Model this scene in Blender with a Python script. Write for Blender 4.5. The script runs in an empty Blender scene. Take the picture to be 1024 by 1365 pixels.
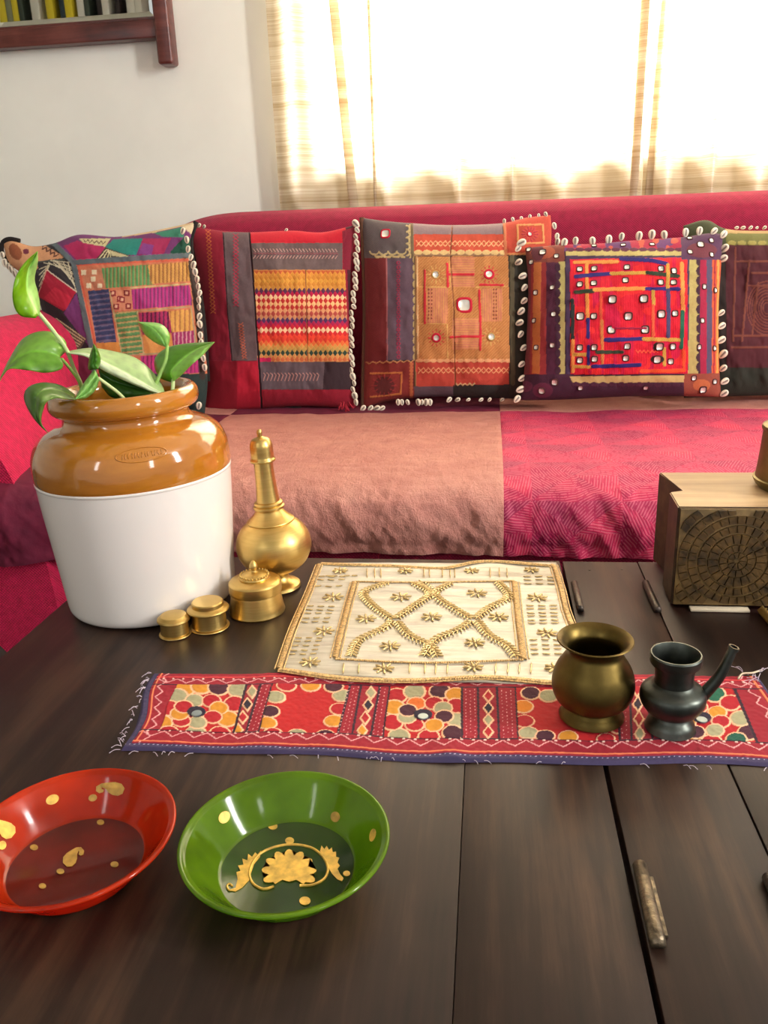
import bpy, bmesh, math, random
import numpy as np
from math import sin, cos, pi, radians, sqrt, atan2
from mathutils import Matrix, Vector
random.seed(7)
rng = np.random.default_rng(7)
S = bpy.context.scene
COL = S.collection

# ------------------------------------------------------------------ camera
FPX = 1100.0
YAW, PITCH, ROLL, CAMZ = radians(7.6), radians(18.45), radians(2.1), 0.92
_f = np.array([-sin(YAW)*cos(PITCH), cos(YAW)*cos(PITCH), -sin(PITCH)])
_r0 = np.array([cos(YAW), sin(YAW), 0.0]); _u0 = np.cross(_r0, _f)
_r = _r0*cos(ROLL) - _u0*sin(ROLL); _u = _u0*cos(ROLL) + _r0*sin(ROLL)
CAM = np.array([0, 0, CAMZ])
cd = bpy.data.cameras.new('camera'); cam = bpy.data.objects.new('camera', cd); COL.objects.link(cam)
cd.sensor_fit = 'AUTO'; cd.sensor_width = 36; cd.lens = FPX/1365*36; cd.clip_start = .02
cam.matrix_world = Matrix(((_r[0], _u[0], -_f[0], 0), (_r[1], _u[1], -_f[1], 0), (_r[2], _u[2], -_f[2], CAMZ), (0, 0, 0, 1)))
S.camera = cam

# ------------------------------------------------------------------ world, lights, exposure
w = bpy.data.worlds.new('world'); S.world = w; w.use_nodes = True
bg = w.node_tree.nodes['Background']; bg.inputs[0].default_value = (1.0, .985, .96, 1); bg.inputs[1].default_value = .6
def area(name, loc, target, size, sizey, power, color):
    l = bpy.data.lights.new(name, 'AREA'); l.shape = 'RECTANGLE'; l.size = size; l.size_y = sizey
    l.energy = power; l.color = color
    o = bpy.data.objects.new(name, l); COL.objects.link(o); o.location = loc
    o.rotation_euler = (Vector(target)-Vector(loc)).to_track_quat('-Z', 'Y').to_euler()
    return o
area('daylight_through_window', (.55, 4.2, 2.1), (.45, 2.7, 1.6), 2.6, 1.9, 1050, (1, .985, .95))
area('balcony_door_light', (3.1, .2, 2.1), (-.9, 2.2, 1.0), .35, 1.5, 120, (1, .97, .93))
area('hall_window_light', (2.0, -1.5, 1.9), (-.1, 1.5, .7), .28, 1.2, 14, (1, .98, .95))
area('second_window_light', (-1.5, -1.9, 2.0), (-.3, 1.6, .6), .2, 1.0, 6, (1, .98, .95))
S.view_settings.view_transform = 'Standard'; S.view_settings.look = 'None'
S.view_settings.gamma = 1; S.view_settings.use_curve_mapping = False; S.view_settings.exposure = 0.02
S.cycles.max_bounces = 8; S.cycles.transparent_max_bounces = 12

# ------------------------------------------------------------------ helpers
def lin(c):
    return tuple(((v/255)/12.92 if v/255 <= .04045 else ((v/255+.055)/1.055)**2.4) for v in c)
def px_dir(x, y): return _f + _r*(x-512)/FPX + _u*(682.5-y)/FPX
def onZ(x, y, z=.42): d = px_dir(x, y); return CAM + d*(z-CAMZ)/d[2]
def onY(x, y, Y): d = px_dir(x, y); return CAM + d*Y/d[1]
def arrY(px, py, Y):
    d = _f[None] + _r[None]*((px-512)/FPX)[:, None] + _u[None]*((682.5-py)/FPX)[:, None]
    return CAM[None] + d*(Y/d[:, 1])[:, None]
def proj(P):
    d = P-CAM; k = d@_f
    return 512+FPX*(d@_r)/k, 682.5-FPX*(d@_u)/k

def tag(o, label=None, cat=None, group=None, kind=None):
    if label: o['label'] = label
    if cat: o['category'] = cat
    if group: o['group'] = group
    if kind: o['kind'] = kind
    return o
def empty(name, loc=(0, 0, 0), label=None, cat=None, group=None):
    o = bpy.data.objects.new(name, None); COL.objects.link(o); o.location = loc; o.empty_display_size = .02
    return tag(o, label, cat, group)
def link(name, me, m=None, parent=None):
    """mesh data is in world coordinates unless a parent Empty is moved; keep world place under any parent"""
    o = bpy.data.objects.new(name, me); COL.objects.link(o)
    if m is not None and not me.materials: me.materials.append(m)
    if parent is not None:
        o.parent = parent
        p = parent; off = Vector((0, 0, 0))
        while p is not None: off += Vector(p.location); p = p.parent
        o.location = -off
    return o
def put(name, me, loc, rot=(0, 0, 0), parent=None, scale=None):
    o = bpy.data.objects.new(name, me); COL.objects.link(o)
    off = Vector((0, 0, 0)); p = parent
    while p is not None: off += Vector(p.location); p = p.parent
    o.parent = parent; o.location = Vector(loc)-off
    o.rotation_euler = rot
    if scale: o.scale = scale
    return o
def mesh(name, verts, faces, smooth=True, col=None, angle=None):
    me = bpy.data.meshes.new(name); me.from_pydata([tuple(map(float, v)) for v in verts], [], [tuple(map(int, f)) for f in faces])
    if smooth: me.polygons.foreach_set('use_smooth', [True]*len(me.polygons))
    if angle: me.set_sharp_from_angle(angle=radians(angle))
    if col is not None:
        a = me.color_attributes.new('Col', 'FLOAT_COLOR', 'POINT')
        c = np.ones((len(verts), 4), np.float32); c[:, :3] = col
        a.data.foreach_set('color', c.ravel())
    me.update(); return me
def grid_faces(n, m, off=0, wrap=False):
    i, j = np.meshgrid(np.arange(n-1), np.arange(m if wrap else m-1), indexing='ij'); i = i.ravel(); j = j.ravel(); j2 = (j+1) % m
    return np.stack([i*m+j, (i+1)*m+j, (i+1)*m+j2, i*m+j2], 1)+off
def bm_mesh(name, bm, smooth=False, angle=None):
    me = bpy.data.meshes.new(name); bm.to_mesh(me); bm.free()
    if smooth: me.polygons.foreach_set('use_smooth', [True]*len(me.polygons)); me.set_sharp_from_angle(angle=radians(angle or 40))
    return me
def box_me(name, x0, x1, y0, y1, z0, z1, bev=.003, seg=2):
    bm = bmesh.new(); bmesh.ops.create_cube(bm, size=1)
    for v in bm.verts: v.co = Vector(((x0+x1)/2+v.co.x*(x1-x0), (y0+y1)/2+v.co.y*(y1-y0), (z0+z1)/2+v.co.z*(z1-z0)))
    if bev: bmesh.ops.bevel(bm, geom=bm.edges[:], offset=bev, segments=seg, affect='EDGES', profile=.5)
    return bm_mesh(name, bm, True, 35)
def lathe_me(name, prof, c=(0, 0, 0), seg=72, angle=32, wob=0, cap=True):
    V = []; F = []; n = len(prof)
    for k, (r, z) in enumerate(prof):
        for j in range(seg):
            a = 2*pi*j/seg; rr = r*(1+wob*sin(2*a+1)+wob*.6*sin(3*a+z*40))
            V.append((c[0]+rr*cos(a), c[1]+rr*sin(a), c[2]+z))
    F = [tuple(f[::-1]) for f in grid_faces(n, seg, 0, True)]
    if cap and prof[0][0] > 1e-4: F.append(tuple(range(seg))[::-1])
    if cap and prof[-1][0] > 1e-4: F.append(tuple(range((n-1)*seg, n*seg)))
    me = mesh(name, V, F, True)
    bm = bmesh.new(); bm.from_mesh(me); bmesh.ops.remove_doubles(bm, verts=bm.verts, dist=1e-6); bmesh.ops.recalc_face_normals(bm, faces=bm.faces); bm.to_mesh(me); bm.free()
    me.polygons.foreach_set('use_smooth', [True]*len(me.polygons)); me.set_sharp_from_angle(angle=radians(angle))
    return me
def spline(P, n):
    """Catmull-Rom through points, resampled to n"""
    P = np.array(P, float)
    if len(P) == 2: return P[0]+(P[1]-P[0])*np.linspace(0, 1, n)[:, None]
    Q = np.vstack([2*P[0]-P[1], P, 2*P[-1]-P[-2]]); out = []
    for k in range(len(P)-1):
        t = np.linspace(0, 1, 12, endpoint=False)[:, None]
        p0, p1, p2, p3 = Q[k:k+4]
        out.append(.5*((2*p1)+(-p0+p2)*t+(2*p0-5*p1+4*p2-p3)*t**2+(-p0+3*p1-3*p2+p3)*t**3))
    out = np.vstack(out+[P[-1:]])
    d = np.r_[0, np.cumsum(np.linalg.norm(np.diff(out, axis=0), axis=1))]; s = np.linspace(0, d[-1], n)
    return np.stack([np.interp(s, d, out[:, k]) for k in range(P.shape[1])], 1)
def smooth_prof(P, n=60): return [tuple(p) for p in spline(P, n)]
def tube_geo(path, rad, seg=8):
    P = np.array(path, float); n = len(P); R = np.full(n, rad) if np.isscalar(rad) else np.array(rad, float)
    T = np.gradient(P, axis=0); T /= np.linalg.norm(T, axis=1)[:, None]+1e-12
    ref = np.array([0, 0, 1.0]); V = []
    if abs(T[0]@ref) > .9: ref = np.array([1.0, 0, 0])
    for k in range(n):
        a = np.cross(ref, T[k]); a /= np.linalg.norm(a)+1e-12; b = np.cross(T[k], a); ref = b
        ref = b if abs(b@T[min(k+1, n-1)]) < .9 else a
        for j in range(seg):
            t = 2*pi*j/seg; V.append(P[k]+R[k]*(cos(t)*a+sin(t)*b))
        ref = b
    F = [tuple(f) for f in grid_faces(n, seg, 0, True)]
    F.append(tuple(range(seg))[::-1]); F.append(tuple(range((n-1)*seg, n*seg)))
    # frames: keep 'a' continuous by re-deriving from b
    return V, F
def tube_me(name, path, rad, seg=8):
    V, F = tube_geo(path, rad, seg); me = mesh(name, V, F)
    bm = bmesh.new(); bm.from_mesh(me); bmesh.ops.recalc_face_normals(bm, faces=bm.faces); bm.to_mesh(me); bm.free(); return me
class Geo:
    def __init__(s): s.V = []; s.F = []
    def add(s, V, F):
        o = len(s.V); s.V += [tuple(v) for v in V]; s.F += [tuple(i+o for i in f) for f in F]
    def me(s, name, smooth=True): return mesh(name, s.V, s.F, smooth)
def vnoise(x, y, seed=0, scale=1.0):
    """smooth value noise on arrays"""
    r = np.random.default_rng(seed+100); T = r.random((64, 64)); x = np.asarray(x)*scale; y = np.asarray(y)*scale
    xi = np.floor(x).astype(int); yi = np.floor(y).astype(int); fx = x-xi; fy = y-yi
    fx = fx*fx*(3-2*fx); fy = fy*fy*(3-2*fy); g = lambda a, b: T[a % 64, b % 64]
    return (g(xi, yi)*(1-fx)+g(xi+1, yi)*fx)*(1-fy)+(g(xi, yi+1)*(1-fx)+g(xi+1, yi+1)*fx)*fy-.5
def fbm(x, y, seed=0, scale=1., o=4):
    s = 0; a = 1
    for k in range(o): s = s+a*vnoise(x, y, seed+k*7, scale*2**k); a *= .5
    return s

# ------------------------------------------------------------------ materials
class NT:
    def __init__(s, name):
        s.m = bpy.data.materials.new(name); s.m.use_nodes = True; s.t = s.m.node_tree; s.n = s.t.nodes; s.l = s.t.links
        s.b = s.n['Principled BSDF']; s.out = s.n['Material Output']
    def node(s, typ, **kw):
        q = s.n.new(typ)
        for k, v in kw.items():
            if k.startswith('i_'): q.inputs[k[2:].replace('_', ' ')].default_value = v
            else: setattr(q, k, v)
        return q
    def L(s, a, b): s.l.new(a, b)
    def coord(s, scale=(1, 1, 1), kind='Object', rot=(0, 0, 0)):
        t = s.node('ShaderNodeTexCoord'); m = s.node('ShaderNodeMapping'); m.inputs['Scale'].default_value = scale; m.inputs['Rotation'].default_value = rot
        s.L(t.outputs[kind], m.inputs[0]); return m.outputs[0]
    def math(s, op, a, b=None, c=None):
        q = s.node('ShaderNodeMath', operation=op)
        for i, v in enumerate((a, b, c)):
            if v is None: continue
            if isinstance(v, (int, float)): q.inputs[i].default_value = v
            else: s.L(v, q.inputs[i])
        return q.outputs[0]
    def noise(s, vec, scale, detail=4, rough=.55): 
        q = s.node('ShaderNodeTexNoise'); s.L(vec, q.inputs['Vector']); q.inputs['Scale'].default_value = scale; q.inputs['Detail'].default_value = detail; q.inputs['Roughness'].default_value = rough
        return q.outputs['Fac']
    def ramp(s, fac, stops):
        q = s.node('ShaderNodeValToRGB'); e = q.color_ramp.elements
        while len(e) < len(stops): e.new(.5)
        for k, (p, c) in enumerate(stops): e[k].position = p; e[k].color = (*lin(c), 1) if len(c) == 3 else c
        s.L(fac, q.inputs[0]); return q.outputs[0]
    def bump(s, h, strength=.3, dist=.002, prev=None):
        q = s.node('ShaderNodeBump'); q.inputs['Strength'].default_value = strength; q.inputs['Distance'].default_value = dist
        s.L(h, q.inputs['Height']); s.L(q.outputs[0], s.b.inputs['Normal']); 
        if prev: s.L(prev, q.inputs['Normal'])
        return q.outputs[0]
    def set(s, **kw):
        for k, v in kw.items(): s.b.inputs[k.replace('_', ' ')].default_value = v
        return s
def simple(name, c, rough=.5, metal=0, nscale=0, namt=.15, bump=0, bscale=200, **kw):
    a = NT(name); a.set(Base_Color=(*lin(c), 1), Roughness=rough, Metallic=metal, **kw)
    v = a.coord()
    if nscale:
        n = a.noise(v, nscale); c0 = tuple(max(0, x*(1-namt)) for x in c); c1 = tuple(min(255, x*(1+namt)) for x in c)
        a.L(a.ramp(n, [(.3, c0), (.7, c1)]), a.b.inputs['Base Color'])
    if bump: a.bump(a.noise(v, bscale, 3), bump, .002)
    return a.m
def woven(name, c, c2, freq=260, strength=.6, rough=.9, sheen=.3):
    a = NT(name); v = a.coord(); a.set(Roughness=rough, Sheen_Weight=sheen*.2, Sheen_Roughness=.4)
    sp = a.node('ShaderNodeSeparateXYZ'); a.L(v, sp.inputs[0])
    q = a.math('ADD', sp.outputs[1], sp.outputs[2])
    h = a.math('MULTIPLY', a.math('SINE', a.math('MULTIPLY', sp.outputs[0], freq)), a.math('SINE', a.math('MULTIPLY', q, freq)))
    n = a.noise(v, 60, 4); mix = a.math('ADD', a.math('MULTIPLY', h, .3), n)
    a.L(a.ramp(mix, [(.25, c2), (.75, c)]), a.b.inputs['Base Color'])
    a.bump(h, strength, .0015); return a.m
def vcol(name, rough=.9, weave=1500, strength=.25, sheen=.03, noisy=.12):
    a = NT(name); a.set(Roughness=rough, Sheen_Weight=sheen)
    c = a.node('ShaderNodeVertexColor', layer_name='Col'); v = a.coord()
    n = a.noise(v, 180, 4); hs = a.node('ShaderNodeHueSaturation'); a.L(c.outputs[0], hs.inputs['Color'])
    a.L(a.math('ADD', a.math('MULTIPLY', n, noisy*3), 1-noisy*1.5), hs.inputs['Value']); a.L(hs.outputs[0], a.b.inputs['Base Color'])
    sp = a.node('ShaderNodeSeparateXYZ'); a.L(v, sp.inputs[0])
    h = a.math('ADD', a.math('MULTIPLY', a.math('SINE', a.math('MULTIPLY', sp.outputs[0], weave)), a.math('SINE', a.math('MULTIPLY', a.math('ADD', sp.outputs[2], sp.outputs[1]), weave))), a.math('MULTIPLY', n, 2))
    a.bump(h, strength, .001); return a.m

M_wall = simple('wall_paint', (246, 246, 236), .85, nscale=3, namt=.02, bump=.08, bscale=60)
M_ceil = simple('ceiling_paint', (240, 238, 232), .9)
M_floor = simple('floor_stone', (62, 48, 42), .5, nscale=6)
M_crim = woven('crimson_weave', (168, 20, 64), (136, 12, 48), 900, .5)
M_crimlit = woven('crimson_weave_lit', (222, 18, 84), (178, 6, 58), 900, .7)  # arm copy of the crimson, brightened to carry the window light
M_cush = vcol('embroidered_cloth')
M_run = vcol('runner_embroidery', .85, 2600, .2)
M_brass = None
def brass(name, c, c2, rough=.28, scale=30, streak=True):
    a = NT(name); a.set(Metallic=1.0, Roughness=rough); v = a.coord((1, 1, 14) if streak else (1, 1, 1))
    n = a.noise(v, scale, 5); a.L(a.ramp(n, [(.3, c2), (.7, c)]), a.b.inputs['Base Color'])
    n2 = a.noise(a.coord(), 14, 5); q = a.math('ADD', a.math('MULTIPLY', n2, .3), rough-.12); a.L(q, a.b.inputs['Roughness'])
    a.bump(n, .02, .0006); return a.m
M_brass = brass('satin_brass', (212, 180, 110), (200, 167, 96), .33)
M_brassdk = brass('aged_brass', (116, 98, 52), (82, 68, 36), .38, 22, False)
M_brassold = brass('dull_old_brass', (150, 136, 92), (92, 80, 48), .45, 25, False)
M_bronze = brass('dark_bronze', (98, 102, 96), (62, 66, 62), .36, 25, False)
M_iron = simple('worn_iron', (70, 62, 56), .42, .8, nscale=80, namt=.3, bump=.4, bscale=200)
M_mirror = simple('little_mirror', (222, 220, 208), .22, .4)
M_shell = vcol('cowrie_enamel', .3, 10, 0, 0, .05)
M_gold = simple('gold_paint', (216, 174, 78), .42, .25, nscale=120, namt=.15)
M_golddull = simple('dull_gold_paint', (176, 140, 66), .5, .2, nscale=120, namt=.15)
M_thread = simple('gold_thread', (206, 170, 114), .36, .3, nscale=300, namt=.25)
M_bead = simple('bugle_bead', (220, 188, 130), .22, .4, nscale=300, namt=.2)
M_white = NT('white_stoneware'); M_white.set(Base_Color=(*lin((238, 232, 226)), 1), Roughness=.22, Coat_Weight=.3); M_white.bump(M_white.noise(M_white.coord((1, 1, 2)), 14, 3), .06, .004); M_white = M_white.m
a = NT('amber_glaze'); a.set(Roughness=.1, Coat_Weight=.8, Coat_Roughness=.05); n = a.noise(a.coord((1, 1, 5)), 9, 5)
a.L(a.ramp(n, [(.3, (168, 102, 26)), (.7, (194, 126, 40))]), a.b.inputs['Base Color']); a.bump(a.noise(a.coord((1, 1, 8)), 12, 4), .12, .003); M_amber = a.m
M_soil = simple('dark_water', (40, 34, 22), .2)
def wood(name, dark, mid, light, rough=.38, axis=1, coat=.15):
    a = NT(name); sc = [14, 14, 14]; sc[axis] = .9; v = a.coord(tuple(sc))
    n = a.noise(v, 3.2, 8, .65); v2 = a.coord((2.2, 1.1, 2)); n2 = a.noise(v2, 3.0, 4, .6)
    f = a.math('ADD', a.math('MULTIPLY', n, .55), a.math('MULTIPLY', n2, .5))
    a.L(a.ramp(f, [(.38, dark), (.52, mid), (.68, light)]), a.b.inputs['Base Color'])
    a.L(a.math('ADD', a.math('MULTIPLY', n2, .25), rough-.12), a.b.inputs['Roughness']); a.set(Coat_Weight=coat, Coat_Roughness=.25)
    a.bump(n, .12, .0012); return a.m
M_table = wood('dark_walnut', (20, 10, 8), (38, 23, 17), (70, 48, 34), .44, coat=.0)
M_table.node_tree.nodes['Principled BSDF'].inputs['Specular IOR Level'].default_value = .3
M_frame = wood('mahogany', (62, 26, 22), (92, 42, 36), (118, 62, 52), .35, 0)
M_block = wood('carved_teak', (48, 36, 22), (74, 55, 34), (104, 80, 50), .55, 0, 0)
M_blockdk = simple('blackened_teak', (74, 55, 28), .42, 0, nscale=60, namt=.4, bump=.5, bscale=150)
M_groove = simple('pale_groove', (122, 98, 58), .6, 0, nscale=60, namt=.2)
M_blocktop = wood('teak_top', (158, 126, 88), (182, 150, 108), (202, 172, 128), .55, 0, 0)

# ------------------------------------------------------------------ the room
def struct(o): o['kind'] = 'structure'; return o
WY = 2.80
struct(link('floor', box_me('floor', -4.05, 3.4, -2.6, 3.0, -.1, 0, 0), M_floor))
struct(link('ceiling', box_me('ceiling', -4.05, 3.4, -1.6, 3.0, 2.75, 2.85, 0), M_ceil))
wx0, wx1, wz0, wz1 = -.535, 1.75, 1.135, 2.25            # window opening
bm = bmesh.new()
def addbox(bm, x0, x1, y0, y1, z0, z1):
    m = bmesh.ops.create_cube(bm, size=1)
    for v in m['verts']: v.co = Vector(((x0+x1)/2+v.co.x*(x1-x0), (y0+y1)/2+v.co.y*(y1-y0), (z0+z1)/2+v.co.z*(z1-z0)))
for b in ((-4.05, wx0, 0, 2.75), (wx1, 3.4, 0, 2.75), (wx0, wx1, 0, wz0), (wx0, wx1, wz1, 2.75)): addbox(bm, b[0], b[1], WY, WY+.2, b[2], b[3])
struct(link('wall_back', bm_mesh('wall_back', bm), M_wall))
struct(link('wall_left', box_me('wall_left', -4.05, -3.9, -1.6, 2.8, 0, 2.75, 0), M_wall))
# window with frame bars and panes
M_wframe = simple('window_paint', (225, 222, 214), .5)
wn = struct(empty('window_1', ((wx0+wx1)/2, WY+.12, wz0)))
def part_box(name, parent, m, *b, bev=.002): return link(name, box_me(name, *b, bev), m, parent)
for nm, b in (('window_frame', (wx0, wx1, WY+.1, WY+.15, wz0, wz0+.05)), ('window_frame', (wx0, wx1, WY+.1, WY+.15, wz1-.05, wz1)),
              ('window_frame', (wx0, wx0+.05, WY+.1, WY+.15, wz0+.05, wz1-.05)), ('window_frame', (wx1-.05, wx1, WY+.1, WY+.15, wz0+.05, wz1-.05)),
              ('mullion', (.55, .6, WY+.1, WY+.15, wz0+.05, wz1-.05))):
    part_box(nm, wn, M_wframe, *b)
g = NT('window_glass'); t1 = g.node('ShaderNodeBsdfTransparent'); g1 = g.node('ShaderNodeBsdfGlossy'); g1.inputs['Roughness'].default_value = .02
mx = g.node('ShaderNodeMixShader'); mx.inputs[0].default_value = .06; g.L(t1.outputs[0], mx.inputs[1]); g.L(g1.outputs[0], mx.inputs[2]); g.L(mx.outputs[0], g.out.inputs[0])
part_box('pane', wn, g.m, wx0+.05, .55, WY+.123, WY+.127, wz0+.05, wz1-.05, bev=0)
part_box('pane', wn, g.m, .6, wx1-.05, WY+.123, WY+.127, wz0+.05, wz1-.05, bev=0)
part_box('window_sill', wn, M_wframe, wx0-.0, wx1, WY-.015, WY+.1, wz0-.02, wz0+.001)

# ------------------------------------------------------------------ curtains
a = NT('slub_linen'); v = a.coord((.9, .9, 150)); n = a.noise(v, 2.2, 6, .7)
sp = a.node('ShaderNodeSeparateXYZ'); a.L(a.coord(), sp.inputs[0])
band = a.noise(a.coord((.2, .2, 22)), 2.0, 3, .5)
ff = a.math('ADD', a.math('MULTIPLY', n, .6), a.math('MULTIPLY', band, .4))
cc = a.ramp(ff, [(.38, (188, 166, 132)), (.5, (214, 200, 174)), (.62, (232, 225, 210))])
a.L(cc, a.b.inputs['Base Color']); a.set(Roughness=.95); a.bump(n, .25, .001)
tl = a.node('ShaderNodeBsdfTranslucent'); a.L(cc, tl.inputs[0]); mx = a.node('ShaderNodeMixShader'); mx.inputs[0].default_value = .55
a.L(a.b.outputs[0], mx.inputs[1]); a.L(tl.outputs[0], mx.inputs[2]); a.L(mx.outputs[0], a.out.inputs[0]); M_curt = a.m
def curtain(name, x0, x1, folds, overlaps, label, seed):
    """folds: gentle waves; overlaps: list of (x, width, reach) where the cloth doubles back on itself"""
    nu = 420; nz = 60; root = empty(name, ((x0+x1)/2, 2.70, .62), label, 'curtain', 'linen window curtains')
    u = np.linspace(0, 1, nu); V = []
    for k in range(nz):
        z = .62+(2.36-.62)*k/(nz-1); low = max(0, (1.5-z)/.9)
        X = x0+(x1-x0)*u; Yv = np.zeros(nu)
        for (xc, amp, wid, dr) in folds:
            xx = xc+dr*(1.5-z); Yv -= amp*np.exp(-((X-xx)/wid)**2)
        Yv += .006*np.sin(X*46+seed+z*.8)+.012*fbm(X*7, np.full(nu, z*1.3), seed, 1., 3)
        Xo = X.copy()
        for (xc, wid, reach, dr) in overlaps:
            xx = xc+dr*(1.5-z); t = (X-xx)/wid
            Xo += reach*np.exp(-t*t)*np.sin(t*2.2)*-1; Yv -= .018*np.exp(-t*t)*np.cos(t*1.4)
        Yv += .01*low*np.sin(X*70+seed)*.6
        V += list(zip(Xo, 2.752+Yv, np.full(nu, z)))
    me = mesh(name, V, grid_faces(nz, nu)); o = link('curtain_panel', me, M_curt, root)
    hem = tube_me('hem', [(V[i][0], V[i][1]-.002, .63) for i in range(0, nu, 4)], .004, 6); link('hem', hem, M_curt, root)
    for i in range(10):
        xx = x0+(x1-x0)*(i+.5)/10; ring = bmesh.new()
        V2, F2 = tube_geo([(xx+.0*cos(t), 2.70+.019*cos(t), 2.372+.019*sin(t)) for t in np.linspace(0, 2*pi, 17)], .003, 6)
        link('curtain_ring', mesh('curtain_ring', V2, F2), M_iron, root)
    return root
wf = lambda x, a_, w_: (onY(x, 250, 2.72)[0], a_, w_, 0)
curtain('linen_curtain', -.665, .452, [wf(400, .05, .035), wf(520, .055, .03), wf(613, .06, .018), wf(683, .03, .006), wf(752, .065, .035), wf(842, .05, .02)],
        [(-.455, .03, .04, .06), (-.355, .012, .014, .0), (.425, .014, .026, -.005)], 'slubbed cream linen curtain panel hanging left of the curtain gap', 3)
curtain('linen_curtain', .455, 1.6, [wf(886, .05, .02), wf(945, .06, .014), wf(1005, .06, .03), (.95, .05, .05, 0), (1.2, .05, .06, 0)],
        [(.485, .016, .028, -.02), (1.0, .02, .02, 0)], 'slubbed cream linen curtain panel hanging right of the curtain gap', 11)
rod = tag(link('curtain_rod', tube_me('curtain_rod', [(-.8, 2.70, 2.385), (1.75, 2.70, 2.385)], .011, 12), M_iron), 'dark curtain rod above the window curtains', 'rod')
for xx in (-.75, 1.7): link('rod_bracket', box_me('rod_bracket', xx-.008, xx+.008, 2.69, 2.80, 2.375, 2.395, .001), M_iron, rod)

# ------------------------------------------------------------------ framed wall mirror (upper left)
fy = 2.755
mr = empty('wall_mirror', (-1.6, 2.79, 1.5), 'mahogany framed mirror with a side post on the upper left wall', 'mirror')
A = onY(205, 0, fy); B = onY(213, 85, fy); Cc = onY(233, 85, fy); top = 2.25
xl = -2.25
post = box_me('side_post', B[0]-.0, Cc[0], fy-.018, 2.797, B[2]-.005, top, .009, 4); link('side_post', post, M_frame, mr)
link('side_post', box_me('side_post', xl-.045, xl, fy-.018, 2.797, B[2]-.005, top, .009, 4), M_frame, mr)
r0 = onY(100, 58, fy)[2]; r1 = onY(100, 33, fy)[2]
link('bottom_rail', box_me('bottom_rail', xl, B[0]+.002, fy-.006, 2.797, r0, r1, .004, 3), M_frame, mr)
link('rail_bead', box_me('rail_bead', xl, B[0]+.002, fy-.001, fy+.02, r1, r1+.007, .002), M_frame, mr)
link('top_rail', box_me('top_rail', xl, B[0]+.002, fy-.006, 2.797, top-.08, top-.02, .004, 3), M_frame, mr)
mg = NT('silvered_glass'); mg.set(Metallic=1, Roughness=.015, Base_Color=(.88, .92, .9, 1))
x0, x1, z0, z1 = xl, B[0], r1+.004, top-.08; yb = 2.782; yf = 2.776; bv = .022
V = [(x0, yb, z0), (x1, yb, z0), (x1, yb, z1), (x0, yb, z1), (x0+bv, yf, z0+bv), (x1-bv, yf, z0+bv), (x1-bv, yf, z1-bv), (x0+bv, yf, z1-bv)]
link('mirror_glass', mesh('mirror_glass', V, [(4, 5, 6, 7), (0, 1, 5, 4), (1, 2, 6, 5), (2, 3, 7, 6), (3, 0, 4, 7)], False), mg.m, mr)

# tall bookcase behind the camera that the mirror shows
bc = empty('bookcase', (-2.75, -.7, 0), 'tall pale bookcase of dark books standing opposite the wall mirror', 'bookcase')
M_pale = simple('pale_board', (224, 222, 212), .6)
for nm, b in (('side_panel', (-3.50, -3.47, -.9, -.6, 0, 2.7)), ('side_panel', (-2.15, -2.12, -.9, -.6, 0, 2.7)), ('back_panel', (-3.47, -2.15, -.9, -.88, .0, 2.7))): part_box(nm, bc, M_pale, *b)
for zz in (.02, .5, .95, 1.4, 1.85, 2.345, 2.67): part_box('shelf', bc, M_pale, -3.47, -2.15, -.88, -.6, zz, zz+.03)
bcols = [(28, 40, 48), (40, 30, 30), (210, 190, 40), (30, 50, 60), (60, 66, 70), (24, 28, 24), (120, 124, 96), (50, 60, 50), (206, 204, 196)]
bmats = [simple('book_cloth', c, .7) for c in bcols]
for zz in (1.43, 1.88, 2.375):
    xx = -3.44
    while xx < -2.22:
        tk = random.uniform(.03, .06); hh = random.uniform(.22, .29)
        if random.random() < .75: link('book', box_me('book', xx, xx+tk, -.86, -.64, zz, zz+hh, .003), random.choice(bmats), bc)
        xx += tk+.002
# ------------------------------------------------------------------ sofa
sofa = empty('sofa', (0, 2.1, 0), 'long crimson woven sofa with high back behind the coffee table', 'sofa')
def loft(name, secs, m, parent, closed=True, cap=True):
    secs = [np.array(s) for s in secs]; n = len(secs); k = len(secs[0]); V = np.vstack(secs)
    F = [tuple(f) for f in grid_faces(n, k, 0, closed)]
    if cap: F += [tuple(range(k)), tuple(range((n-1)*k, n*k))[::-1]]
    me = mesh(name, V, F); bm = bmesh.new(); bm.from_mesh(me); bmesh.ops.recalc_face_normals(bm, faces=bm.faces); bm.to_mesh(me); bm.free()
    me.polygons.foreach_set('use_smooth', [True]*len(me.polygons)); me.set_sharp_from_angle(angle=radians(50))
    return link(name, me, m, parent)
def back_top(x):
    if x > -.72: return 1.006
    t = (-.72-x)/.56
    return 1.006-.36*max(0, t)**2.6
xs = list(np.linspace(1.45, -.7, 30))+list(np.linspace(-.74, -1.27, 26))
secs = []
for x in xs:
    zt = back_top(x); p = [(2.44, .30), (2.45, .46), (2.475, .62), (2.50, .8), (2.51, .9), (2.525, .962), (2.56, .995), (2.60, 1.006), (2.64, .995), (2.665, .96), (2.67, .8), (2.67, .5), (2.67, .1), (2.46, .1)]
    p = spline(p+[p[0]], 61)[:-1]
    secs.append([(x, y, z if z < .3 else .3+(z-.3)*(zt-.3)/.706) for y, z in p])
loft('back', secs, M_crim, sofa)
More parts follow.
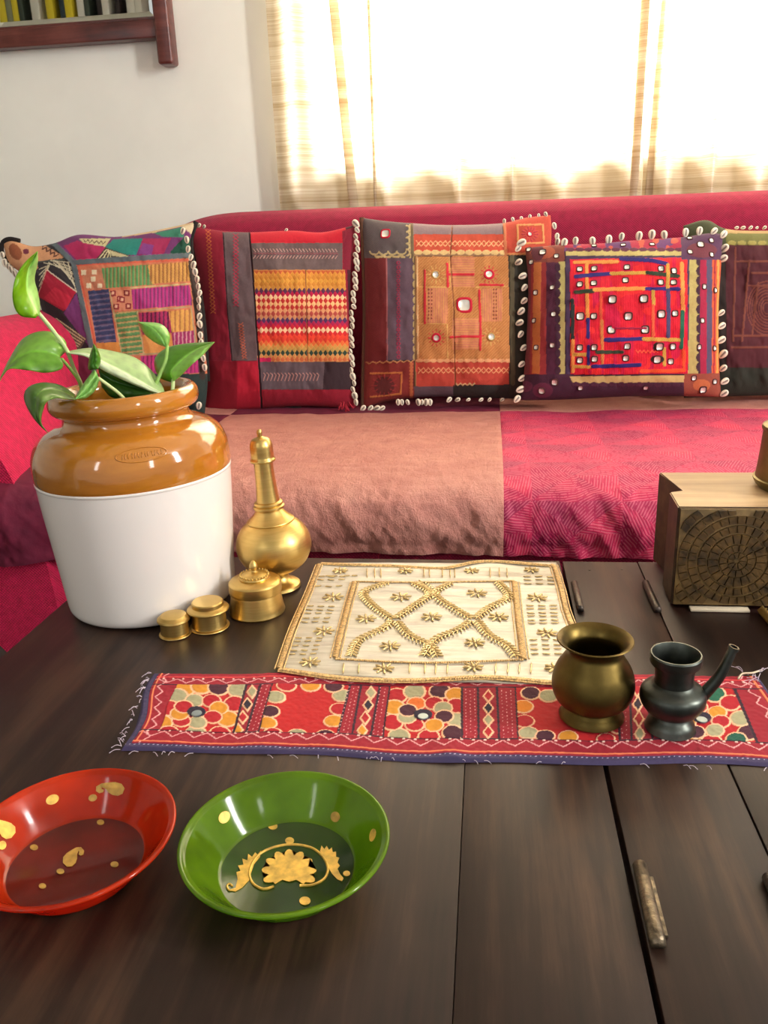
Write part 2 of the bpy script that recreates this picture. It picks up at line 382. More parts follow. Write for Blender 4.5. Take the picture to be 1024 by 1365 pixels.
def arm_secs(sx):
    out = []
    for k, y in enumerate(np.linspace(0, 1, 26)):
        Y = 1.50+(2.50-1.50)*y; ib = -.955-.13*min(1, y*1.5)
        e = min(1, (y/.05))**.5*.03
        p = [(ib+.06, .08), (ib+.045, .30), (ib+.02, .42), (ib-.03, .55), (-1.10, .665), (-1.155, .735), (-1.23, .76), (-1.31, .735), (-1.36, .66), (-1.30, .54), (-1.17, .42), (-1.07, .32), (-1.05, .22), (-1.05, .08)]
        p = spline(p+[p[0]], 64)[:-1]; c = p.mean(0)
        out.append([(sx*(c[0]+(q[0]-c[0])*(1-.03+e)) + (0 if sx < 0 else .0), Y, max(.06, c[1]+(q[1]-c[1])*(1-.03+e))) for q in p])
    return out
def flip(secs, s, off): return [[(s*v[0]+off, v[1], v[2]) for v in q] for q in secs]
base_arm = arm_secs(1)
loft('arm', base_arm, M_crimlit, sofa)
loft('arm', flip(base_arm, -1, .55), M_crimlit, sofa)
part_box('seat_base', sofa, M_crim, -1.0, 1.5, 1.575, 2.46, .07, .42, bev=.02)
for lx, ly in ((-.98, 1.64), (1.4, 1.64), (-.98, 2.4), (1.4, 2.4)): link('leg', lathe_me('leg', [(.022, 0), (.03, .075)], (lx, ly, 0), 16), M_frame, sofa)

# ------------------------------------------------------------------ bedspread: patches over the seat
prof = spline([(2.45, .457), (2.2, .460), (1.95, .462), (1.74, .461), (1.64, .452), (1.575, .42), (1.548, .36), (1.553, .31)], 400)
sl = np.r_[0, np.cumsum(np.linalg.norm(np.diff(prof, axis=0), axis=1))]
def s_at_Y(Yv): return np.interp(-Yv, -prof[:, 0], sl)
s_seam = float(s_at_Y(2.225)); s_end = sl[-1]
a = NT('kantha_magenta'); uvn = a.node('ShaderNodeUVMap'); sp = a.node('ShaderNodeSeparateXYZ'); a.L(uvn.outputs[0], sp.inputs[0])
cell = .17
fx = a.math('SUBTRACT', a.math('FRACT', a.math('DIVIDE', sp.outputs[0], cell)), .5); fyy = a.math('SUBTRACT', a.math('FRACT', a.math('DIVIDE', sp.outputs[1], cell*.8)), .5)
sec = a.math('FLOOR', a.math('DIVIDE', a.math('ARCTAN2', fyy, fx), pi/4))
ang = a.math('ADD', a.math('MULTIPLY', sec, 2.2), .5)
line = a.math('SINE', a.math('MULTIPLY', a.math('ADD', a.math('MULTIPLY', sp.outputs[0], a.math('COSINE', ang)), a.math('MULTIPLY', sp.outputs[1], a.math('SINE', ang))), 1150))
n = a.noise(a.coord(), 9, 5); n3 = a.noise(a.coord((3, 1, 1)), 60, 3)
lf = a.math('MULTIPLY', a.math('GREATER_THAN', a.math('ADD', line, a.math('MULTIPLY', n3, 1.2)), .9), a.math('GREATER_THAN', n3, .42))
base = a.ramp(a.math('ADD', a.math('MULTIPLY', n, .8), a.math('MULTIPLY', a.math('FRACT', a.math('MULTIPLY', sec, .37)), .25)), [(.35, (150, 14, 70)), (.6, (192, 26, 78)), (.8, (220, 54, 82))])
mc = a.node('ShaderNodeMix', data_type='RGBA'); a.L(a.math('MULTIPLY', lf, .38), mc.inputs[0]); a.L(base, mc.inputs[6]); mc.inputs[7].default_value = (*lin((232, 128, 146)), 1)
a.L(mc.outputs[2], a.b.inputs['Base Color']); a.set(Roughness=.7); a.bump(line, .2, .0008); M_mag = a.m
a = NT('salmon_silk'); n = a.noise(a.coord((1, 1, 1)), 16, 6, .7); a.L(a.ramp(n, [(.3, (196, 124, 112)), (.7, (220, 154, 138))]), a.b.inputs['Base Color']); a.set(Roughness=.5)
a.bump(a.noise(a.coord((1, .6, .7)), 45, 6, .8), 1.0, .010); M_sal = a.m
a = NT('plum_cotton'); n = a.noise(a.coord(), 14, 5); a.L(a.ramp(n, [(.3, (92, 10, 42)), (.7, (122, 18, 54))]), a.b.inputs['Base Color']); a.set(Roughness=.85); a.bump(a.noise(a.coord(), 50, 4), .5, .003); M_plum = a.m
bed = empty('bedspread', (0, 2.0, .45), 'patchwork bedspread of salmon and magenta squares draped over the sofa seat', 'bedspread')
def bed_patch(x0, x1, s0, s1, m, seed):
    nx = int((x1-x0)/.004)+2; ns = int((s1-s0)/.004)+2
    X, Sv = np.meshgrid(np.linspace(x0, x1, nx), np.linspace(s0, s1, ns), indexing='ij'); X = X.ravel(); Sv = Sv.ravel()
    Yv = np.interp(Sv, sl, prof[:, 0]); Z = np.interp(Sv, sl, prof[:, 1])
    front = np.clip((Sv-.70)/.14, 0, 1); hem = np.clip((Sv-(s_end-.05))/.05, 0, 1)
    wr = fbm(X*1.0+Z*.6, Sv*.5, 5, 22, 4)*.010+fbm(X*2.2+Sv*.9, Sv*.8, 9, 34, 3)*.004
    wr2 = np.abs(fbm(X*.7, Sv*2.0, 21, 14, 3))*.012
    Yv = Yv-front*(wr+.004)-front*.018*np.sin(np.clip((Sv-.78)/.2, 0, 1)*pi)-hem*.004*np.sin(X*38+seed)
    Z = Z+(1-front)*(fbm(X, Sv, 31, 9, 4)*.006+.001)+front*wr2*.5-hem*.008*(fbm(X, X*0, 3, 5, 2)+.4)
    # the left end bunches up in front of the arm, also imitating the shade there
    L = np.clip((-.76-X)/.2, 0, 1); Yv -= L*front*.085; Z += L*(1-front)*.02+L*front*.03*np.sin(np.clip((Sv-.7)/.3, 0, 1)*pi)
    # seam ditch
    e = np.minimum(np.minimum(X-x0, x1-X), np.minimum(Sv-s0, s1-Sv)); dip = np.clip(1-e/.006, 0, 1)*.0018
    Z -= dip*(1-front); Yv += dip*front
    V = np.stack([X, Yv, Z], 1); me = mesh('patch', V, grid_faces(nx, ns)); uv = me.uv_layers.new(name='UVMap')
    idx = np.zeros(len(me.loops), np.int32); me.loops.foreach_get('vertex_index', idx)
    uv.data.foreach_set('uv', np.stack([X[idx], Sv[idx]], 1).astype(np.float32).ravel())
    o = link('patch', me, m, bed); return o
bx = [-1.0, -.725, .03, .79, 1.40]
for k, (m, lb) in enumerate(((M_plum, 'plum patch with painted shade'), (M_sal, 'salmon patch'), (M_mag, 'magenta stitched patch'), (M_sal, None))):  # left plum end also holds the shade before the arm in its colour
    o = bed_patch(bx[k], bx[k+1], s_seam, s_end, m, k)
    if lb: o['label'] = lb
for k, m in enumerate((M_sal, M_plum, M_sal, M_mag)): bed_patch(bx[k], bx[k+1], 0.0, s_seam, m, k+5)

def islands(f):
    """split an array of quads into connected pieces; slivers join the largest piece"""
    vi, inv = np.unique(f.ravel(), return_inverse=True); inv = inv.reshape(-1, 4); lab = np.arange(len(vi))
    for _ in range(400):
        m = lab[inv].min(1); new = lab.copy(); np.minimum.at(new, inv.ravel(), np.repeat(m, 4)); new = new[new]; new = new[new]
        if (new == lab).all(): break
        lab = new
    fl = lab[inv[:, 0]]; ks, cn = np.unique(fl, return_counts=True); big = ks[cn > 5] if (cn > 5).any() else ks[[cn.argmax()]]
    main = ks[cn.argmax()]; fl = np.where(np.isin(fl, big), fl, main); return [f[fl == k] for k in big]
# ------------------------------------------------------------------ painting on cloth
class Paint:
    def __init__(s, px, py, base):
        s.x = px; s.y = py; n = len(px); s.c = np.tile(np.array(lin(base)), (n, 1)); s.h = np.zeros(n); s.id = np.zeros(n, int); s.names = ['patch_cloth']
    def part(s, name): s.names.append(name); return len(s.names)-1
    def apply(s, m, col, h=None, pid=None):
        if col is not None: s.c[m] = lin(col)
        if h is not None: s.h[m] = h
        if pid is not None: s.id[m] = pid
    def inside(s, P):
        x, y = s.x, s.y; r = np.zeros(len(x), bool); n = len(P)
        for i in range(n):
            x0, y0 = P[i]; x1, y1 = P[(i+1) % n]
            if y0 == y1: continue
            r ^= ((y0 > y) != (y1 > y)) & (x < (x1-x0)*(y-y0)/(y1-y0)+x0)
        return r
    def poly(s, P, col, h=None, name=None, edge=None):
        m = s.inside(P); s.apply(m, col, h, s.part(name) if name else None)
        if edge: s.line(list(P)+[P[0]], edge[0], edge[1], edge[2] if len(edge) > 2 else None)
        return m
    def rect(s, x0, y0, x1, y1, col, h=None, name=None, edge=None): return s.poly([(x0, y0), (x1, y0), (x1, y1), (x0, y1)], col, h, name, edge)
    def disc(s, cx, cy, rx, ry, col, h=None, rot=0):
        dx = s.x-cx; dy = s.y-cy; c, q = cos(rot), sin(rot); m = ((dx*c+dy*q)/rx)**2+((-dx*q+dy*c)/ry)**2 <= 1
        s.apply(m, col, h); return m
    def ring(s, cx, cy, rx, ry, w, col, h=None):
        d = np.hypot((s.x-cx)/rx, (s.y-cy)/ry); s.apply(np.abs(d-1) < w/min(rx, ry)/1., col, h)
    def dist(s, P):
        d = np.full(len(s.x), 1e9)
        for (x0, y0), (x1, y1) in zip(P[:-1], P[1:]):
            L2 = (x1-x0)**2+(y1-y0)**2+1e-9; t = np.clip(((s.x-x0)*(x1-x0)+(s.y-y0)*(y1-y0))/L2, 0, 1)
            d = np.minimum(d, np.hypot(s.x-x0-t*(x1-x0), s.y-y0-t*(y1-y0)))
        return d
    def line(s, P, w, col, h=None): s.apply(s.dist(P) < w/2, col, h)
    def zig(s, p0, p1, n, amp, w, col, h=None, wave=False, dots=None):
        p0 = np.array(p0, float); p1 = np.array(p1, float); t = (p1-p0)/np.linalg.norm(p1-p0); q = np.array([-t[1], t[0]])
        P = [tuple(p0+(p1-p0)*k/n+q*amp*(1 if k % 2 else -1)) for k in range(n+1)]
        s.line(P, w, col, h)
        if dots:
            for p in P: s.disc(p[0], p[1], dots[0], dots[0], dots[1], h)
    def scallop(s, p0, p1, n, r, col, side=1, w=0, h=None):
        p0 = np.array(p0, float); p1 = np.array(p1, float)
        for k in range(n):
            c = p0+(p1-p0)*(k+.5)/n; s.disc(c[0], c[1], r, r, col, h)
    def stripes(s, P, col, col2, per, horiz=False, duty=.35, name=None, h=None):
        m = s.poly(P, col, h, name); v = s.y if horiz else s.x
        vv = np.mod(v+(0.12*s.x if horiz else -.0*s.y), per)/per; q = m & (vv < duty); s.c[q] = lin(col2); s.h[q] = (h or 0)-.0006
    def diamonds(s, x0, x1, yc, dx, hy, fg, bg, ph=0):
        m = (s.x > x0) & (s.x < x1) & (np.abs(s.y-yc) <= hy); s.c[m] = lin(bg)
        u = np.abs(np.mod((s.x-x0)/dx+ph, 1)-.5)*2; v = np.abs(s.y-yc)/hy; q = m & (u+v < 1.0); s.c[q] = lin(fg); s.h[q] = .0008

def coons(T, B, L, R, n):
    """boundary polylines in picture units; T,B run left to right, L,R top to bottom"""
    T, B, L, R = (spline(q, n) for q in (T, B, L, R)); u = np.linspace(0, 1, n)[:, None, None]; v = np.linspace(0, 1, n)[None, :, None]
    Tt = T[:, None, :]; Bb = B[:, None, :]; Ll = L[None, :, :]; Rr = R[None, :, :]
    return (1-v)*Tt+v*Bb+(1-u)*Ll+u*Rr-((1-u)*(1-v)*T[0]+u*(1-v)*T[-1]+(1-u)*v*B[0]+u*v*B[-1])

def cowrie():
    n, m = 10, 12; V = []; c = []
    for i in range(n+1):
        t = i/n; z = cos(pi*t)
        for j in range(m):
            a = 2*pi*j/m; r = sin(pi*t)*(1+.15*z); x = r*cos(a)*.62; y = r*sin(a)*.5
            slit = y < -.1 and abs(x-.08*sin(z*3)) < .13 and abs(z) < .8
            if slit: y *= .55
            V.append((x*.0112, y*.0088, z*.0098)); c.append(lin((70, 45, 35)) if slit else lin((238, 228, 205)) if abs(x) < .3 or y < 0 else lin((225, 208, 175)))
    me = mesh('cowrie_shell', V, [tuple(f) for f in grid_faces(n+1, m, 0, True)], True, c); me.materials.append(M_shell); return me
ME_COWRIE = cowrie()
def mirror_me(w, col, sq=True, rim=.3):
    """a shisha mirror: plate and stitched rim, facing -Y"""
    seg = 20; V = []; F = []; rings = [(1+rim*1.0, .0002), (1+rim*.8, .0022), (1+rim*.2, .0024), (1.0, .0012), (.0, .0012)]
    for (r, d) in rings:
        for j in range(seg):
            a = 2*pi*j/seg; e = 4 if sq else 2; q = (abs(cos(a))**e+abs(sin(a))**e)**(-1/e)
            V.append((r*w*q*cos(a), -d, r*w*q*sin(a)))
    F = [tuple(f) for f in grid_faces(len(rings), seg, 0, True)]
    me = mesh('mirror', V, F, True); me.materials.append(col); me.materials.append(M_mirror)
    for p in me.polygons:
        if p.index >= 3*seg: p.material_index = 1
    return me
M_rimdk = simple('dark_thread', (70, 30, 30), .9); M_rimred = simple('red_thread', (190, 24, 50), .9); M_rimtan = simple('tan_thread', (190, 160, 90), .9)
M_tassel = simple('cotton_thread', (214, 196, 168), .9); M_tasselred = simple('red_thread_tuft', (150, 20, 40), .9)

class Cushion:
    def __init__(s, name, T, B, L, R, crop, base, y_top, y_bot, D, label, n=250, seed=0, yaw=0.0, backcol=(90, 30, 40), name_base='patch_cloth', power=.42):
        ox, oy, sc = crop; s.crop = crop; s.n = n; s.name = name; G = coons(T, B, L, R, n)
        s.px = G[:, :, 0].ravel(); s.py = G[:, :, 1].ravel(); s.p = Paint(s.px, s.py, base); s.p.names[0] = name_base
        U, Vv = np.meshgrid(np.linspace(0, 1, n), np.linspace(0, 1, n), indexing='ij'); U = U.ravel(); Vv = Vv.ravel(); s.U = U; s.V = Vv
        a = 2*U-1; b = 2*Vv-1; bulge = ((1-a*a)*(1-b*b))**power
        plane = y_top+(y_bot-y_top)*Vv+yaw*(U-.5)
        inner = np.clip(((1-a*a)*(1-b*b))*3, 0, 1)
        Yv = plane-D*bulge+inner*(fbm(U, Vv, seed, 3.2, 4)*.022+fbm(U*2, Vv, seed+3, 7, 3)*.006)
        s.Yf = Yv; s.plane = plane; s.bulge = bulge; s.D = D
        s.label = label; s.backcol = backcol; s.W = arrY(ox+s.px/sc, oy+s.py/sc, Yv)
    def finish(s, group='embroidered cushions along the sofa'):
        n = s.n; P = s.W.reshape(n, n, 3); du = np.gradient(P, axis=0); dv = np.gradient(P, axis=1); N = np.cross(dv, du); N /= np.linalg.norm(N, axis=2)[:, :, None]+1e-12
        if N[n//2, n//2, 1] > 0: N = -N
        s.N = N.reshape(-1, 3); edge = np.clip(np.minimum(np.minimum(s.U, 1-s.U), np.minimum(s.V, 1-s.V))*60, 0, 1)
        Wd = s.W+s.N*(s.p.h*edge)[:, None]; s.Wd = Wd
        bm0 = Wd.mean(0); zmin = Wd[:, 2].min()
        s.root = empty('cushion', (bm0[0], bm0[1]+.03, zmin), s.label, 'cushion', group)
        F = grid_faces(n, n); fid = s.p.id[F].min(1)
        # seams: dip vertices shared by two ids
        for k in np.unique(fid):
            for f in islands(F[fid == k]):
                vi, inv = np.unique(f.ravel(), return_inverse=True)
                me = mesh(s.p.names[k], Wd[vi], inv.reshape(-1, 4)[:, ::-1], True, s.p.c[vi]); link(s.p.names[k], me, M_cush, s.root)
        # back
        m = 41; st = np.linspace(0, n-1, m).astype(int); idx = (st[:, None]*n+st[None, :]).ravel()
        base = s.W[idx].copy(); base[:, 1] = s.plane[idx]; rim = s.bulge[idx] < 1e-6
        pj = arrY(s.crop[0]+s.px[idx]/s.crop[2], s.crop[1]+s.py[idx]/s.crop[2], s.plane[idx]); pj[:, 1] += .055*s.bulge[idx]
        me = mesh('back_cover', pj, grid_faces(m, m), True, np.tile(lin(s.backcol), (m*m, 1))); link('back_cover', me, M_cush, s.root)
        return s.root
    def at(s, x, y):
        k = np.argmin((s.px-x)**2+(s.py-y)**2); return s.Wd[k], s.N[k]
    def mirror(s, x, y, me, scale=1.0):
        p, nrm = s.at(x, y); q = Vector((0, -1, 0)).rotation_difference(Vector(nrm)); o = put('mirror', me, p, (0, 0, 0), s.root); o.rotation_euler = (Matrix.Rotation(random.uniform(-.15, .15), 3, 'Y').to_quaternion() @ q if False else q).to_euler(); o.scale = (scale,)*3
    def shell(s, x, y, Y=None, ang=None, sc=1.0, out=.006):
        k = np.argmin((s.px-x)**2+(s.py-y)**2); Yp = (s.plane[k]-out) if Y is None else Y
        p = arrY(np.array([s.crop[0]+x/s.crop[2]]), np.array([s.crop[1]+y/s.crop[2]]), np.array([Yp]))[0]
        a = random.uniform(-.5, .5) if ang is None else ang+random.uniform(-.3, .3)
        o = put('cowrie_shell', ME_COWRIE, p, (random.uniform(-.2, .2), a, random.uniform(-.4, .4)), s.root, (sc*random.uniform(.85, 1.1),)*3)
    def tape(s, P, w=.006, col=None, name='edge_tape'):
        pts = []
        for x, y in spline(P, 40):
            k = np.argmin((s.px-x)**2+(s.py-y)**2)
            pts.append(arrY(np.array([s.crop[0]+x/s.crop[2]]), np.array([s.crop[1]+y/s.crop[2]]), np.array([s.plane[k]]))[0])
        link(name, tube_me(name, pts, w, 8), col, s.root)
M_black = simple('black_tape', (28, 22, 20), .9, bump=.3, bscale=300); M_olive = simple('olive_tape', (96, 84, 50), .9); M_brown = simple('brown_tape', (96, 62, 44), .9, bump=.3, bscale=300)

# ---- cushion 1 (patchwork, leftmost): picture units = crop origin (0,280), scale 3.413
c = Cushion('c1', [(14, 150), (60, 140), (150, 165), (250, 150), (360, 112), (520, 122), (640, 105), (760, 82), (895, 52)],
            [(250, 960), (480, 960), (700, 950), (930, 940)],
            [(14, 150), (40, 240), (110, 300), (172, 400), (215, 560), (240, 760), (250, 960)],
            [(895, 52), (868, 140), (880, 260), (915, 420), (935, 620), (945, 780), (930, 940)], (0, 280, 3.413), (52, 46, 48), 2.265, 2.175, .085,
            'plump patchwork cushion of teal, magenta and striped squares, leftmost on the sofa', 250, 1, .05, (60, 50, 55))
p = c.p
p.poly([(0, 100), (150, 130), (300, 215), (200, 240), (100, 330), (0, 330)], (206, 150, 108), .0, 'corner_patch')
p.disc(70, 190, 26, 40, (150, 84, 52), rot=-.5); p.disc(118, 188, 14, 12, (110, 40, 60))
p.zig((190, 165), (260, 210), 8, 9, 6, (90, 50, 40)); p.line([(170, 240), (300, 225)], 14, (70, 76, 70))
p.poly([(255, 150), (360, 100), (520, 112), (640, 95), (900, 40), (900, 215), (345, 240)], (112, 50, 104), .0006, 'patchwork_strip')
p.poly([(290, 165), (350, 140), (480, 170), (440, 225), (350, 228)], (172, 36, 88)); p.poly([(360, 130), (505, 130), (480, 168), (380, 150)], (196, 186, 140))
p.zig((380, 140), (480, 150), 10, 6, 4, (96, 70, 60)); p.poly([(478, 168), (520, 132), (650, 130), (620, 205), (560, 205)], (34, 128, 116)); p.poly([(440, 222), (480, 170), (600, 212)], (70, 60, 52))
for k in range(4): p.line([(452+k*18, 220), (484+k*6, 180+k*8), (590-k*8, 214)], 5, (206, 196, 150))
p.poly([(630, 205), (650, 130), (780, 128), (745, 200)], (160, 40, 84)); p.poly([(630, 200), (650, 150), (700, 160), (690, 205)], (128, 60, 130)); p.poly([(775, 190), (835, 125), (880, 130), (880, 215), (780, 212)], (24, 76, 58))
p.poly([(700, 105), (840, 75), (836, 125), (740, 122)], (60, 130, 104)); p.poly([(820, 70), (900, 45), (870, 110)], (214, 196, 160)); p.line([(560, 118), (700, 98), (860, 62)], 12, (208, 180, 140))
p.poly([(170, 240), (330, 225), (430, 640), (440, 960), (260, 960), (225, 560)], (44, 38, 42), .0004, 'patchwork_strip')
for k in range(6): p.line([(200+k*22, 240), (330+k*4, 330+k*22-60)], 4, (198, 190, 160))
for k in range(5): p.line([(330, 240+k*22), (230+k*6, 230)], 4, (198, 190, 160)); p.line([(178, 270+k*26), (225, 250)], 4, (190, 182, 150))
p.poly([(213, 272), (348, 372), (292, 462), (172, 392)], (158, 16, 46), .0012); p.line([(213, 272), (348, 372)], 5, (200, 180, 160)); p.line([(213, 272), (172, 392)], 5, (200, 150, 130)); p.poly([(250, 350), (330, 400), (300, 455), (200, 400)], (182, 30, 56), .0012)
p.poly([(350, 375), (405, 620), (290, 470)], (110, 48, 104), .0008); p.poly([(245, 485), (395, 585), (360, 640), (290, 600)], (90, 76, 58))
for k in range(5): p.line([(255+k*4, 492+k*22), (388-k*8, 588+k*8)], 4, (206, 192, 150))
p.poly([(300, 640), (430, 640), (450, 960), (280, 960)], (110, 30, 60))
# centre
p.poly([(350, 245), (878, 218), (945, 740), (945, 960), (450, 960), (430, 660)], (200, 118, 84), .0010, 'centre_panel')
def blk(P, kind, *a, **k): (p.poly if kind == 's' else p.stripes)(P, *a, **k)
blk([(368, 270), (462, 265), (478, 362), (396, 362)], 's', (196, 128, 96)); 
for q in ((382, 285), (430, 283), (425, 315), (405, 345), (455, 345)): p.rect(q[0]-11, q[1]-11, q[0]+11, q[1]+11, (226, 216, 180), .002)
blk([(462, 265), (680, 248), (698, 340), (480, 356)], 'p', (88, 142, 84), (150, 128, 80), 17); blk([(672, 250), (868, 235), (885, 322), (690, 336)], 'p', (206, 152, 78), (160, 106, 60), 18)
blk([(400, 368), (495, 360), (530, 600), (440, 604)], 'p', (52, 60, 98), (108, 96, 124), 24, True); blk([(500, 368), (596, 360), (606, 452), (515, 458)], 's', (202, 132, 100))
for q in ((515, 380), (545, 405), (578, 378), (530, 440), (585, 438), (556, 408)): p.rect(q[0]-13, q[1]-13, q[0]+13, q[1]+13, (136, 40, 44), .002); p.rect(q[0]-6, q[1]-7, q[0]+6, q[1]+6, (220, 170, 140), .002)
blk([(598, 360), (862, 342), (875, 432), (606, 452)], 'p', (176, 48, 120), (132, 60, 110), 17); blk([(518, 465), (625, 458), (652, 650), (552, 660)], 'p', (92, 138, 82), (186, 156, 100), 23, True)
blk([(632, 468), (765, 460), (785, 560), (648, 566)], 'p', (160, 36, 84), (92, 28, 66), 19); blk([(768, 460), (868, 452), (878, 548), (782, 556)], 'p', (212, 156, 78), (180, 120, 70), 22)
blk([(782, 558), (880, 548), (895, 640), (790, 645)], 'p', (150, 44, 92), (200, 140, 150), 18); blk([(440, 606), (545, 600), (552, 660), (450, 660)], 's', (206, 140, 64)); blk([(650, 570), (780, 562), (790, 650), (660, 655)], 's', (214, 150, 80))
blk([(640, 665), (900, 650), (912, 740), (650, 750)], 'p', (186, 50, 116), (140, 44, 96), 18)
p.line([(595, 355), (875, 335)], 6, (188, 172, 120)); p.line([(500, 370), (555, 655)], 6, (188, 172, 120)); p.line([(625, 460), (870, 440), (895, 640)], 6, (170, 150, 110)); p.line([(625, 460), (655, 655)], 6, (188, 172, 120)); p.line([(555, 660), (900, 645)], 6, (170, 150, 110))
p.rect(440, 745, 960, 960, (40, 56, 52)); p.line([(868, 240), (905, 520), (920, 760)], 26, (58, 44, 38)); p.line([(352, 252), (870, 226)], 7, (208, 92, 70)); p.line([(358, 258), (440, 640), (455, 760)], 7, (208, 92, 70))
for P in ([(243, 152), (335, 240), (420, 640), (450, 950)], [(335, 240), (600, 222), (885, 205)]):
    m = p.dist(P) < 12; p.id[m] = p.names.index('border_tape') if 'border_tape' in p.names else p.part('border_tape'); p.c[m] = lin((92, 104, 108)); p.h[m] = .0022
c.finish()
c.tape([(150, 300), (95, 265), (40, 240), (8, 190), (14, 148), (45, 132), (90, 140)], .0065, M_black); c.tape([(893, 52), (868, 140), (880, 260), (915, 420), (935, 620), (945, 780)], .0075, M_black)
for (x, y) in ((12, 205), (22, 240), (38, 255), (52, 270), (68, 290)): c.shell(x, y, ang=.1, sc=1.1)
for (x, y) in ((832, 95), (850, 135), (856, 178), (868, 215), (880, 250), (888, 282), (897, 315), (902, 348), (908, 378), (905, 410), (905, 442), (907, 484), (909, 520), (912, 570), (915, 604), (920, 640), (925, 675), (931, 716), (905, 890)): c.shell(x, y, ang=.15, sc=1.05, out=.045)

# ---- cushion 2: crop origin (230,270), scale 3.793
c = Cushion('c2', [(85, 118), (240, 142), (400, 150), (600, 142), (760, 150), (930, 112)], [(165, 1062), (420, 1045), (650, 1030), (930, 1040)],
            [(85, 118), (120, 300), (150, 500), (165, 750), (165, 1062)], [(930, 112), (905, 300), (900, 500), (905, 750), (930, 1040)], (230, 270, 3.793), (146, 18, 44), 2.41, 2.31, .075,
            'crimson cushion with a diamond banded ochre centre, second from left on the sofa', 340, 2, .0, (120, 16, 36), 'red_strip')
p = c.p
for sgn in (1, -1): p.zig((180, 140), (205, 560), 22, 12*sgn, 4, (196, 96, 50), .0006)
p.poly([(180, 800), (440, 805), (452, 1080), (150, 1080)], (150, 8, 36), .0006, 'corner_patch'); p.poly([(330, 805), (440, 805), (450, 1060), (325, 1060)], (176, 14, 44), .0006)
p.poly([(252, 150), (388, 150), (402, 340), (432, 800), (298, 800), (275, 560)], (106, 86, 88), .001, 'grey_strip')
for sgn in (1, -1): p.zig((320, 160), (322, 525), 20, 13*sgn, 4, (178, 40, 70), .0018); p.zig((345, 610), (365, 790), 12, 12*sgn, 4, (186, 96, 70), .0018)
p.poly([(388, 120), (930, 100), (860, 212), (398, 214)], (196, 18, 42), .0006, 'red_strip'); p.rect(398, 205, 860, 342, (108, 88, 86), .001, 'grey_strip')
for k in range(26): p.line([(410+k*16.5, 236), (420+k*16.5, 250)], 4, (196, 150, 140), .002); p.line([(420+k*16.5, 270), (410+k*16.5, 284)], 4, (196, 150, 140), .002); p.line([(412+k*16.5, 256), (424+k*16.5, 262)], 5, (150, 80, 86), .002)
p.poly([(410, 340), (872, 340), (892, 805), (430, 805)], (200, 132, 72), .001, 'ikat_panel')
rows = [((214, 110, 52), (196, 80, 46)), ((226, 160, 62), (206, 128, 44)), ((214, 150, 50), (196, 126, 46)), ((220, 156, 60), (190, 130, 60)), ((96, 44, 76), (206, 140, 80)), ((196, 24, 60), (190, 22, 66)),
        ((244, 204, 150), (206, 52, 44)), ((208, 44, 40), (236, 180, 130)), ((240, 196, 140), (200, 50, 44)), ((196, 64, 54), (214, 150, 100)), ((206, 140, 96), (170, 60, 70)), ((80, 40, 90), (180, 30, 70)),
        ((196, 24, 56), (200, 30, 50)), ((246, 206, 160), (204, 30, 44)), ((224, 50, 36), (206, 34, 40)), ((232, 84, 44), (210, 50, 40)), ((216, 150, 70), (222, 100, 50)), ((196, 156, 80), (190, 140, 66)), ((40, 62, 48), (204, 140, 70)), ((214, 120, 60), (180, 100, 60))]
rowc = [(200, 96, 50), (220, 150, 60), (206, 132, 48), (222, 158, 62), (208, 134, 48), (216, 150, 66), (90, 44, 76), (190, 22, 66), (240, 200, 150), (200, 44, 40), (240, 190, 130), (196, 50, 44), (224, 160, 110), (176, 70, 60), (206, 140, 96),
        (84, 44, 90), (176, 28, 76), (206, 30, 50), (246, 206, 160), (208, 36, 40), (230, 70, 44), (220, 60, 40), (226, 110, 54), (212, 150, 74), (190, 150, 76), (44, 64, 50), (208, 146, 80), (196, 100, 56), (206, 140, 80)]
m = p.inside([(414, 345), (872, 345), (892, 803), (430, 803)]); aa_ = (p.x-414)/24; bb_ = (p.y-348)/33; ri = np.clip(np.floor(aa_+bb_)-np.floor(aa_-bb_), 0, len(rowc)-1).astype(int)
p.c[m] = np.array([lin(q) for q in rowc])[ri[m]]; fr = np.minimum(np.mod(aa_+bb_, 1), np.mod(aa_-bb_, 1)); p.h[m] = .001+.0008*(fr[m] > .2)
p.poly([(428, 785), (500, 785), (500, 805), (430, 805)], (190, 20, 80)); p.line([(672, 345), (684, 805)], 4, (160, 100, 56), -.0012)
p.rect(442, 805, 900, 945, (92, 76, 82), .001, 'grey_strip'); p.poly([(770, 805), (960, 805), (960, 945), (760, 945)], (50, 30, 36), .0008)
for k in range(16): p.line([(460+k*18, 862), (470+k*18, 872), (460+k*18, 900)], 4, (180, 130, 120), .002)
p.rect(450, 945, 960, 1100, (140, 10, 36), .0004, 'red_strip'); p.poly([(875, 120), (960, 100), (960, 1100), (900, 800)], (70, 14, 30), .0, 'side_strip'); p.poly([(858, 145), (930, 120), (925, 340), (866, 340)], (128, 20, 44))  # side strip's maroon is darkened for shade from the next cushion
p.line([(388, 150), (404, 340), (436, 800), (452, 1060)], 9, (50, 24, 30), -.002); p.line([(255, 155), (278, 560), (300, 800)], 6, (70, 40, 50), -.001)
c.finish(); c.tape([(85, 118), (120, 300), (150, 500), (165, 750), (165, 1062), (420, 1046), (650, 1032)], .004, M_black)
for (x, y) in ((115, 108), (135, 116), (160, 122), (330, 1058), (352, 1060), (575, 140)): c.shell(x, y, ang=.6, sc=.7)

